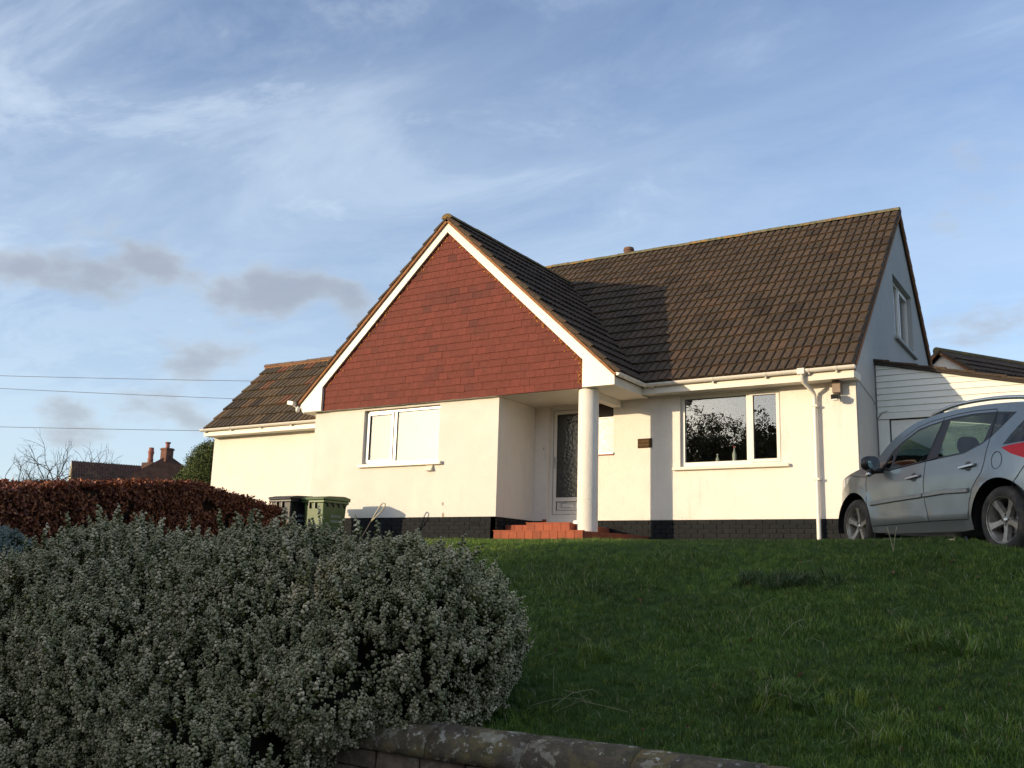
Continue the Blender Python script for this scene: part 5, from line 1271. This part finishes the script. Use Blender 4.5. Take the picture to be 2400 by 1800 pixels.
# --- trees with leaves (evergreen by the extension, low green growth, trees over the road)
def lf(l, w_):
    return [(0, 0, 0), (l*.5, w_/2, l*.08), (l, 0, 0), (l*.5, -w_/2, l*.08)], [(0, 1, 2), (0, 2, 3)]
def clump(n, spread, l, w_):
    v = []; f = []
    for _ in range(n):
        lv, lf_ = lf(l*random.uniform(.7, 1.2), w_); o = len(v)
        T = Matrix.Translation(Vector((random.gauss(0, spread), random.gauss(0, spread), random.gauss(0, spread)))) @ Matrix.Rotation(random.uniform(0, 6.28), 4, 'Z') @ Matrix.Rotation(random.uniform(-1.2, 1.2), 4, 'Y')
        v += [tuple(T @ Vector(p)) for p in lv]; f += [tuple(i+o for i in q) for q in lf_]
    return v, f, 0
EVG = mat('evergreen leaves', (.085, .115, .036), .7, .3, 12, rnd=[(0, (.4, .45, .4)), (.6, (1, 1, 1)), (1, (1.7, 1.5, 1.2))], spec=.3)
BARK = mat('bark', (.07, .055, .045), .95, .3, 14, .8, 30, spec=.1)
def leafy(ells, nper, mt, parent, protos, size=1.0, fill=.25, name='crown'):
    PP = []; NN = []
    for c, r_ in ells:
        d = rand_dirs(nper); rad = (1-rng.random(nper)**1.5*fill)[:, None]; c = np.array(c); r_ = np.array(r_)
        P = c+d*r_*rad*(1+.18*noise3(c+d*r_, 1.2, 4))[:, None]; PP.append(P); NN.append(d)
    P = np.concatenate(PP); Nn = np.concatenate(NN); return scatter(name, protos, P, eul(Nn+rng.normal(size=P.shape)*.5), rng.uniform(.7, 1.3, len(P))*size, rng.choice(len(protos), len(P)), mt, parent)
ev = thing('evergreen_tree', 'rounded dark evergreen bush beside the left end wall of the house', 'tree', (-9.85, 2.1, -1.3))
evc = [((-9.75, 2.0, 1.2), (.55, .8, .85)), ((-10.05, 1.95, .45), (.85, .85, 1.0)), ((-10.2, 1.8, -.2), (.95, .9, 1.0)), ((-9.6, 2.3, .6), (.5, .8, 1.0))]
leafy(evc, 2600, EVG, ev, [clump(14, .045, .05, .022) for _ in range(3)])
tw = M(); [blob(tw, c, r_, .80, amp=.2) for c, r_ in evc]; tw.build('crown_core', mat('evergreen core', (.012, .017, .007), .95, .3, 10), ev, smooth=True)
M().tube([(-9.85, 2.1, -1.5), (-9.85, 2.1, .5)], .09, 8).build('trunk', BARK, ev)
cl = M()
for k in range(7):
    a = Vector((-9.6-k*.07, 1.75, 1.95-k*.10)); cl.tube([a, a+Vector((-.08, 0, .13)), a+Vector((-.22, 0, .12+random.uniform(-.08, .08)))], .006, 4)
cl.build('climbing_stems', BARK, ev)
gs_ = thing('garden_bush', 'low green bush showing just above the middle of the copper hedge', 'bush', (-15, 1.2, -1.3))
leafy([((-14.9, .6, .62), (1.0, .6, .42)), ((-14.0, 1.3, .52), (.7, .6, .45)), ((-15.6, .2, .35), (.6, .6, .45))], 1500, mat('bush leaves', (.045, .075, .018), .7, .3, 12, rnd=[(0, (.5, .5, .5)), (1, (1.6, 1.4, 1))]), gs_, [clump(14, .05, .06, .03) for _ in range(2)])
M().tube([(-14.9, .6, -1.4), (-14.9, .6, .3)], .07, 6).build('trunk', BARK, gs_)
def bare_tree(name, label, base, hgt, spread, levels=5, seed=3, leaves=None, group=None, r0=.16, upb=.35, first=5, lean=(0, 0)):
    rr = random.Random(seed); root = thing(name, label, 'tree', base, group=group); tr = M(); tips = []
    def grow(p, d, l, r_, lv):
        q = p; pts = [p]; dd_ = d
        for k in range(3):
            dd_ = (dd_+Vector((rr.gauss(0, .16), rr.gauss(0, .16), rr.gauss(0, .10)))).normalized(); q = q+dd_*l/3; pts.append(q)
        tr.tube(pts, r_, 5 if lv > 1 else 7, cap=False, rs=[r_, r_*.88, r_*.76, r_*.62])
        if lv >= levels: tips.append(q); return
        nb = first if lv == 0 else rr.choice((2, 3, 3))
        for k in range(nb):
            a_ = rr.uniform(0, 6.28); sp_ = rr.uniform(.45, .95)*(1.1 if lv == 0 else 1)
            o1 = dd_.orthogonal().normalized(); o2 = dd_.cross(o1); nd = (dd_+(o1*math.cos(a_)+o2*math.sin(a_))*sp_+Vector((0, 0, upb*.3))).normalized()
            st_ = pts[-1] if k < 2 else pts[rr.choice((1, 2))]
            grow(st_, nd, l*rr.uniform(.62, .82), r_*rr.uniform(.5, .62), lv+1)
            tips.append(st_)
    grow(Vector(base), Vector((lean[0], lean[1], 1)).normalized(), hgt*.33, r0, 0)
    zs = max(p.z for p in tips)
    tr.build('branches', BARK, root, kind=None)
    if leaves: scatter('crown', leaves[1], [t+Vector((rr.gauss(0, .15), rr.gauss(0, .15), rr.gauss(0, .15))) for t in tips for _ in range(leaves[2])], eul([Vector((rr.gauss(0, 1), rr.gauss(0, 1), rr.gauss(0, 1))) for t in tips for _ in range(leaves[2])]), [rr.uniform(.7, 1.2) for t in tips for _ in range(leaves[2])], [rr.randrange(len(leaves[1])) for t in tips for _ in range(leaves[2])], leaves[0], root)
    return root, zs
bare_tree('bare_tree', 'leafless spreading tree in the distance left of the far brown roof', (-37.0, 15.6, -1.9), 8.0, 2, 6, 11, r0=.18, first=7)
bare_tree('bare_tree', 'small leafless tree at the left edge behind the copper hedge', (-39.6, 12.9, -1.6), 5.2, 2, 6, 5, r0=.13, first=5)

# --- grass
GR = mat('grass blades', (.092, .155, .022), .6, .45, .55, rnd=[(0, (.55, .65, .5)), (.5, (1, 1, 1)), (.85, (1.4, 1.3, 1.1)), (1, (2.2, 1.6, 1.5))], spec=.35)  # broad noise in the blade colour stands in for dappled light
DRY = mat('dry grass', (.38, .33, .19), .7, .2, 20, spec=.2)
def tuft(nb, rad, h0, h1, wd, lean, dry=0):
    v = []; f = []; mi = []
    for _ in range(nb):
        a_ = random.uniform(0, 6.28); r_ = rad*math.sqrt(random.random()); b = Vector((math.cos(a_)*r_, math.sin(a_)*r_, -.015)); h = random.uniform(h0, h1)
        la = random.uniform(0, 6.28); ln = random.uniform(.15, 1)*lean*h; d = Vector((math.cos(la), math.sin(la), 0)); s_ = Vector((-d.y, d.x, 0))*wd/2*random.uniform(.7, 1.3)
        p1 = b+d*ln*.25+Vector((0, 0, h*.55)); p2 = b+d*ln+Vector((0, 0, h*(1-.25*ln/h))); o = len(v)
        v += [b-s_, b+s_, p1+s_*.8, p1-s_*.8, p2]; f += [(o, o+1, o+2, o+3), (o+3, o+2, o+4)]; mi += [1 if random.random() < dry else 0]*2
    return [tuple(p) for p in v], f, mi
TU = [tuft(26, .055, .035, .085, .0045, .7, .01), tuft(22, .06, .03, .10, .004, 1.0, .02), tuft(30, .05, .03, .065, .005, .5, 0), tuft(12, .05, .06, .12, .0045, 1.0, .03), tuft(40, .05, .08, .17, .006, .9, .03)]
n = 68000
X = rng.uniform(-4.5, 12.8, n); Y = -9.5+9.1*rng.random(n)**1.25
dist = np.hypot(X-CAM.x, Y-CAM.y)
ok = rng.random(n) < np.clip((9.5/dist)**1.3, .25, 1)
s = (X-8.28)*hx+(Y+4.65)*hy; t = (X-8.28)*hy-(Y+4.65)*hx
ok &= ~((t > .10) & (s > -6)); ok &= ~((X > .3) & (X < 2.4) & (Y > -.6)); ok &= ~((X < -.9) & (Y < -2.4))
ok &= (rt.x*(X-CAM.x)+rt.y*(Y-CAM.y)) < .85*(-math.sin(yaw)*(X-CAM.x)+math.cos(yaw)*(Y-CAM.y))+.3
X, Y = X[ok], Y[ok]; Z = ground_z(X, Y); n = len(X)
var = rng.choice(4, n, p=[.38, .27, .25, .10]); pn = noise3(np.stack([X, Y, Z], -1), .9, 12)
var = np.where((pn > .28) & (rng.random(n) < .5), 3, var)
dirs = np.stack([rng.normal(size=n)*.12, rng.normal(size=n)*.12-.03, np.ones(n)], -1)
sc_ = rng.uniform(.6, 1.0, n)*(1+.35*pn)
sc_ = np.where((Y > -5.0) & (Y < -3.2), sc_*.72, sc_)*np.where(Y > -3.2, .7, 1)
print('tufts', n)
TS_ = eul(dirs)
tag(scatter('grass', TU, np.stack([X, Y, Z], -1), TS_, sc_, var, [GR, DRY]), 'short uneven green grass covering the sloping lawn', None)
# coarse clumps and a few dry stalks that stand out
cx_, cy_ = 6.95, -6.05
PT = []; 
for _ in range(75):
    x = cx_+random.gauss(0, .20); y = cy_+random.gauss(0, .10); PT.append((x, y, float(ground_z(x, y))))
tag(scatter('grass_clump', [TU[4]], PT, eul([(random.gauss(0, .25), random.gauss(0, .25)-.1, 1) for _ in PT]), [random.uniform(.6, 1.0) for _ in PT], [0]*len(PT), [mat('dark coarse grass', (.050, .092, .014), .6, .3, 6, rnd=[(0, (.6, .6, .6)), (1, (1.3, 1.3, 1.3))]), DRY]), 'dark tall tuft of coarse grass in the middle of the lawn', None)
PT = []
for (cx_, cy_, k, r_) in ((7.55, -8.35, 60, .22), (8.35, -7.35, 60, .2), (8.2, -8.8, 50, .2), (6.1, -7.9, 30, .2)):
    for _ in range(k):
        x = cx_+random.gauss(0, r_); y = cy_+random.gauss(0, r_*.7); PT.append((x, y, float(ground_z(x, y))))
tag(scatter('coarse_grass', [TU[4], TU[3]], PT, eul([(random.gauss(0, .3), random.gauss(0, .3), 1) for _ in PT]), [random.uniform(.6, 1.15) for _ in PT], [random.randrange(2) for _ in PT], [GR, DRY]), 'longer coarse grass tufts at the lower right of the lawn', None)
st = M()
for _ in range(34):
    x = random.uniform(5.2, 10.2); y = random.uniform(-9.35, -5.2); z0 = float(ground_z(x, y)); a_ = random.uniform(0, 6.28); l = random.uniform(.12, .34); d = Vector((math.cos(a_), math.sin(a_), 0))
    st.tube([(x, y, z0+.01), Vector((x, y, z0+l*.45))+d*l*.25, Vector((x, y, z0+l*random.uniform(.45, .75)))+d*l*.8], .0012, 3)
for (x, y, l, a_) in ((6.15, -8.9, .34, .4), (6.35, -8.95, .42, .1), (6.3, -8.9, .36, 1.0), (5.75, -9.0, .28, -.5), (7.3, -7.4, .3, 1.2)):
    z0 = float(ground_z(x, y)); d = Vector((math.cos(a_), math.sin(a_), 0))
    st.tube([(x, y, z0+.03), Vector((x+.01, y, z0+random.uniform(.07, .13)))+d*l*.4, Vector((x, y+.015, z0+random.uniform(.08, .15)))+d*l*.8, Vector((x, y, z0+.07))+d*l*1.15], .0015, 4)
tag(st.build('dry_stalks', DRY), 'thin dry straw coloured stalks scattered over the lawn', None, kind='stuff')
PT = []
for _ in range(70):
    x = random.uniform(3.5, 10.2); y = random.uniform(-9.4, -5.4); PT.append((x, y, float(ground_z(x, y))+.035))
tag(scatter('fallen_leaves', [bleaf(.045, .028, .004, .010), bleaf(.038, .026, .006, -.004)], PT, eul([(random.gauss(0, 1), random.gauss(0, 1), .4) for _ in PT]), [random.uniform(.5, 1.0) for _ in PT], [random.randrange(2) for _ in PT], mat('fallen leaf', (.16, .075, .035), .7, .2, 20, rnd=[(0, (.5, .5, .5)), (1, (1.5, 1.6, 1.4))])), 'a few small brown leaves fallen on the lawn', None)
dn = thing('dandelion_stems', 'two thin seed stems standing in the grass in front of the car', 'weed', (7.62, -5.05, -.70))
for dx in (-.035, .03):
    M().tube([(7.62, -5.05, -.72), (7.62+dx*.6, -5.05, -.60), (7.62+dx*1.3, -5.05, -.50)], .003, 5).build('stem', DRY, dn)

# ================================================================== FAR THINGS
FT = mat('far roof tile', (.085, .050, .042), .85, .3, 3, spec=.15)
FBR = mat('far brick', (.14, .06, .04), .9, .25, 2)
YEL = mat('far lit gable', (.50, .42, .28), .9, .2, 1)  # yellow of the sunlight on the far gable is put into this colour
NB = thing('neighbour_house', 'distant house with long dark brown roof and brick chimney beyond the hedge', 'house', (-62, 34, -1.2))
A = V3(-64.0, 33.5, 7.37); B = V3(-61.1, 38.6, 7.37); rdn = (B-A).normalized(); fn = V3(.869, -.494, 0); dn_ = V3(0, 0, -1)
A2, B2 = A, B+rdn*2.5
sl_ = (fn*.78+dn_*.63)
M().prism([A2, B2, B2+sl_*6.5, A2+sl_*6.5], V3(-.05, .03, -.12)).build('roof', FT, NB)
M().prism([A2, B2, B2-fn*.78*6.5+dn_*.63*6.5, A2-fn*.78*6.5+dn_*.63*6.5], V3(.05, -.03, -.12)).build('roof', FT, NB)
M().prism([A2-rdn*.02, A2+sl_*6.4-rdn*.02+V3(0, 0, -.1), V3((A2+sl_*6.2).x, (A2+sl_*6.2).y, -1.2), V3((A2-fn*.78*6.2).x, (A2-fn*.78*6.2).y, -1.2), A2-fn*.78*6.4+dn_*.63*6.4+V3(0, 0, -.1)], rdn*7.9).build('wall', YEL, NB)
# tile courses on the slope that faces us: rolls down the slope
tr_ = M(); nn = rdn.cross(sl_).normalized(); nn = nn if nn.z > 0 else -nn
Lr = (B2-A2).length; k = 0
while k*.20 < Lr:
    a = A2+rdn*(k*.20)+nn*.0; tr_.prism([a, a+rdn*.11, a+rdn*.11+sl_*6.4, a+sl_*6.4], nn*.05); k += 1
tr_.build('roof_tiles', FT, NB, kind='stuff')
pkn = V3(-58.0, 38.3, 8.19); fwd_ = V3(.76, -.65, 0).normalized(); sdn = V3(-fwd_.y, fwd_.x, 0)
for sg in (1, -1):
    e_ = pkn+sdn*sg*3.4-V3(0, 0, 2.2); M().prism([pkn, e_, e_-fwd_*6, pkn-fwd_*6], V3(0, 0, -.12)).build('roof', FT, NB)
M().prism([pkn-V3(0, 0, .1), pkn+sdn*3.3-V3(0, 0, 2.2), pkn+sdn*3.3-V3(0, 0, 9), pkn-sdn*3.3-V3(0, 0, 9), pkn-sdn*3.3-V3(0, 0, 2.2)], -fwd_*.2).build('tile_hung_gable', FT, NB)
ch = M(); cc = V3(-58.35, 38.4, 0); ch.box((cc.x-.36, cc.y-.36, 7.6), (cc.x+.36, cc.y+.36, 8.78)); ch.box((cc.x-.42, cc.y-.42, 8.60), (cc.x+.42, cc.y+.42, 8.72)); CH = ch.build('chimney', FBR, NB)
M().lathe([(.16, 8.78), (.17, 8.95), (.15, 9.1), (.24, 9.22), (.24, 9.28), (.0, 9.28)], Matrix.Translation((cc.x, cc.y, 0)), 12).build('chimney_pot', mat('far clay', (.28, .10, .07), .8), CH)
c2 = V3(-60.3, 38.3, 0); M().box((c2.x-.7, c2.y-.3, 7.0), (c2.x+.7, c2.y+.3, 7.62)).build('chimney_base', FT, NB)
M().lathe([(.22, 7.6), (.24, 7.9), (.20, 8.1), (.22, 8.3), (.27, 8.55), (.22, 8.6), (.20, 8.9), (0, 8.9)], Matrix.Translation((c2.x, c2.y, 0)), 12).build('chimney_pot', mat('far clay', (.28, .10, .07)), NB)
FC = thing('far_house', 'tiny distant brick chimney top above the hedge at the far left', 'house', (-59, 25.2, -1.2))
M().box((-59.6, 24.75, -1.2), (-58.6, 25.75, 4.25)).build('chimney', FBR, FC); M().lathe([(.28, 4.25), (.22, 4.5), (.26, 4.85), (.3, 4.9), (0, 4.9)], Matrix.Translation((-59.1, 25.25, 0)), 10).build('chimney_pot', mat('far clay', (.28, .10, .07)), FC)
WIREM = mat('wire', (.20, .21, .23), .6)
def wire(p, q, label, sag):
    p = Vector(p); q = Vector(q); n = 24
    pts = [p.lerp(q, i/n)-Vector((0, 0, sag*4*(i/n)*(1-i/n))) for i in range(n+1)]
    tag(M().tube(pts, .0105, 5).build('overhead_wire', WIREM), label, 'wire', 'overhead wires at the left')
wire((-47.5, -6.0, 6.55), (-12.3, 16.1, 6.40), 'topmost of the three overhead wires in the left sky', .28)
wire((-47.5, -6.1, 6.45), (-12.0, 16.3, 5.45), 'middle overhead wire in the left sky, sloping down to the extension roof', .22)
wire((-47.5, -6.0, 4.30), (-12.2, 16.2, 4.40), 'lowest of the three overhead wires in the left sky', .20)
for i, (x, y, zt_, lb) in enumerate(((-12.1, 16.2, 6.6, 'wooden utility pole hidden behind the house'), (-47.6, -6.1, 6.8, 'wooden utility pole far off to the left'))):
    pl_ = thing('utility_pole', lb, 'pole', (x, y, -1.2)); M().tube([(x, y, -1.6), (x, y, zt_)], .12, 10, rs=[.15, .11]).build('post', BARK, pl_); M().box((x-.5, y-.05, zt_-.35), (x+.5, y+.05, zt_-.25)).build('crossarm', BARK, pl_)

# ================================================================== ACROSS THE ROAD (behind the camera: mirrored in the windows, shades the lawn)
def far_house(name, label, c, ang, Lh, Wh, zw, zr, wallm):
    root = thing(name, label, 'house', (c[0], c[1], -2.7)); T = Matrix.Translation((c[0], c[1], 0)) @ Matrix.Rotation(R(ang), 4, 'Z')
    x, y = Lh/2, Wh/2
    M().box((-x, -y, -2.75), (x, y, zw), T).build('wall', wallm, root)
    for sx in (1, -1):
        M().prism([T @ Vector((sx*x*.999, -y, zw)), T @ Vector((sx*x*.999, y, zw)), T @ Vector((sx*x*.999, 0, zr-.1))], T.to_3x3() @ Vector((-sx*.2, 0, 0))).build('gable', wallm, root)
    for sg in (1, -1):
        M().prism([T @ Vector((-x-.3, 0, zr)), T @ Vector((x+.3, 0, zr)), T @ Vector((x+.3, sg*(y+.4), zw-.1)), T @ Vector((-x-.3, sg*(y+.4), zw-.1))], (0, 0, .12)).build('roof', FT, root)
    for sx in (-.6, 0, .6):
        wv = M(); wv.box((sx*x-.6, y+.002, -1.7), (sx*x+.6, y+.05, -.4), T); wo = wv.build('window', FRAME, root); M().box((sx*x-.52, y+.052, -1.62), (sx*x+.52, y+.06, -.48), T).build('pane', GLASS, wo)
    chm = M(); chm.box((x*.5-.4, -.4, zr-.8), (x*.5+.4, .4, zr+.45), T); chm.build('chimney', FBR, root)
far_house('opposite_house', 'brick bungalow across the road to the left', (-34.5, -34.0), -35, 13, 8, 2.4, 5.7, FBR)
far_house('opposite_house', 'cream bungalow across the road', (-15.5, -46), -20, 12, 8, 1.4, 4.6, YEL)
far_house('opposite_house', 'brick house across the road to the right', (6, -47), 5, 14, 8, 3.0, 6.0, FBR)
ROADL = mat('roadside leaves', (.13, .115, .05), .7, .3, 3, rnd=[(0, (.5, .5, .5)), (1, (1.6, 1.4, 1.1))])
pr_ = [clump(10, .11, .13, .075) for _ in range(3)]
for i, (x, y, hgt, sd2, lb) in enumerate(((-4.4, -22.6, 9.4, 2, 'first'), (-5.9, -23.6, 9.6, 8, 'second'), (-2.4, -25.3, 10.0, 15, 'third'), (.6, -25.5, 9.2, 21, 'fourth'), (4.4, -27.5, 9.5, 33, 'fifth'))):
    bare_tree('roadside_tree', 'thinly leaved roadside tree across the road, ' + lb + ' from the left', (x, y, -2.72), hgt, 3, 5, sd2, leaves=(ROADL, pr_, 6), group='trees across the road', r0=.17, first=6)
CRT = thing('roadside_tree', 'dense leafy tree across the road that mirrors darkly in the right hand front window', 'tree', (-5.6, -22.3, -2.7))
leafy([((-6.2, -22.1, 3.7), (1.7, 1.5, 2.7)), ((-5.2, -22.4, 3.2), (1.5, 1.4, 3.1)), ((-4.5, -22.8, 2.6), (1.2, 1.2, 2.3)), ((-6.0, -22.2, .6), (1.9, 1.7, 2.2))], 900, ROADL, CRT, pr_, size=.85, fill=.8)
M().tube([(-5.6, -22.3, -2.8), (-5.5, -22.3, 1.0), (-5.7, -22.2, 4.0)], .2, 8, rs=[.24, .16, .06]).build('trunk', BARK, CRT)
RH = thing('roadside_hedge', 'tall clipped hedge along the far side of the road', 'hedge', (4, -20.2, -2.6))
n = 9000; P = np.stack([rng.uniform(-5.5, 24, n), -20.4+rng.normal(size=n)*.45, -2.6+3.1*rng.random(n)**.7], -1)
scatter('foliage', pr_, P, eul(rng.normal(size=P.shape)), rng.uniform(.8, 1.4, n), rng.choice(3, n), ROADL, RH)
M().box((-5.4, -20.8, -2.7), (24, -20.0, .25)).build('twig_core', TWIG, RH)
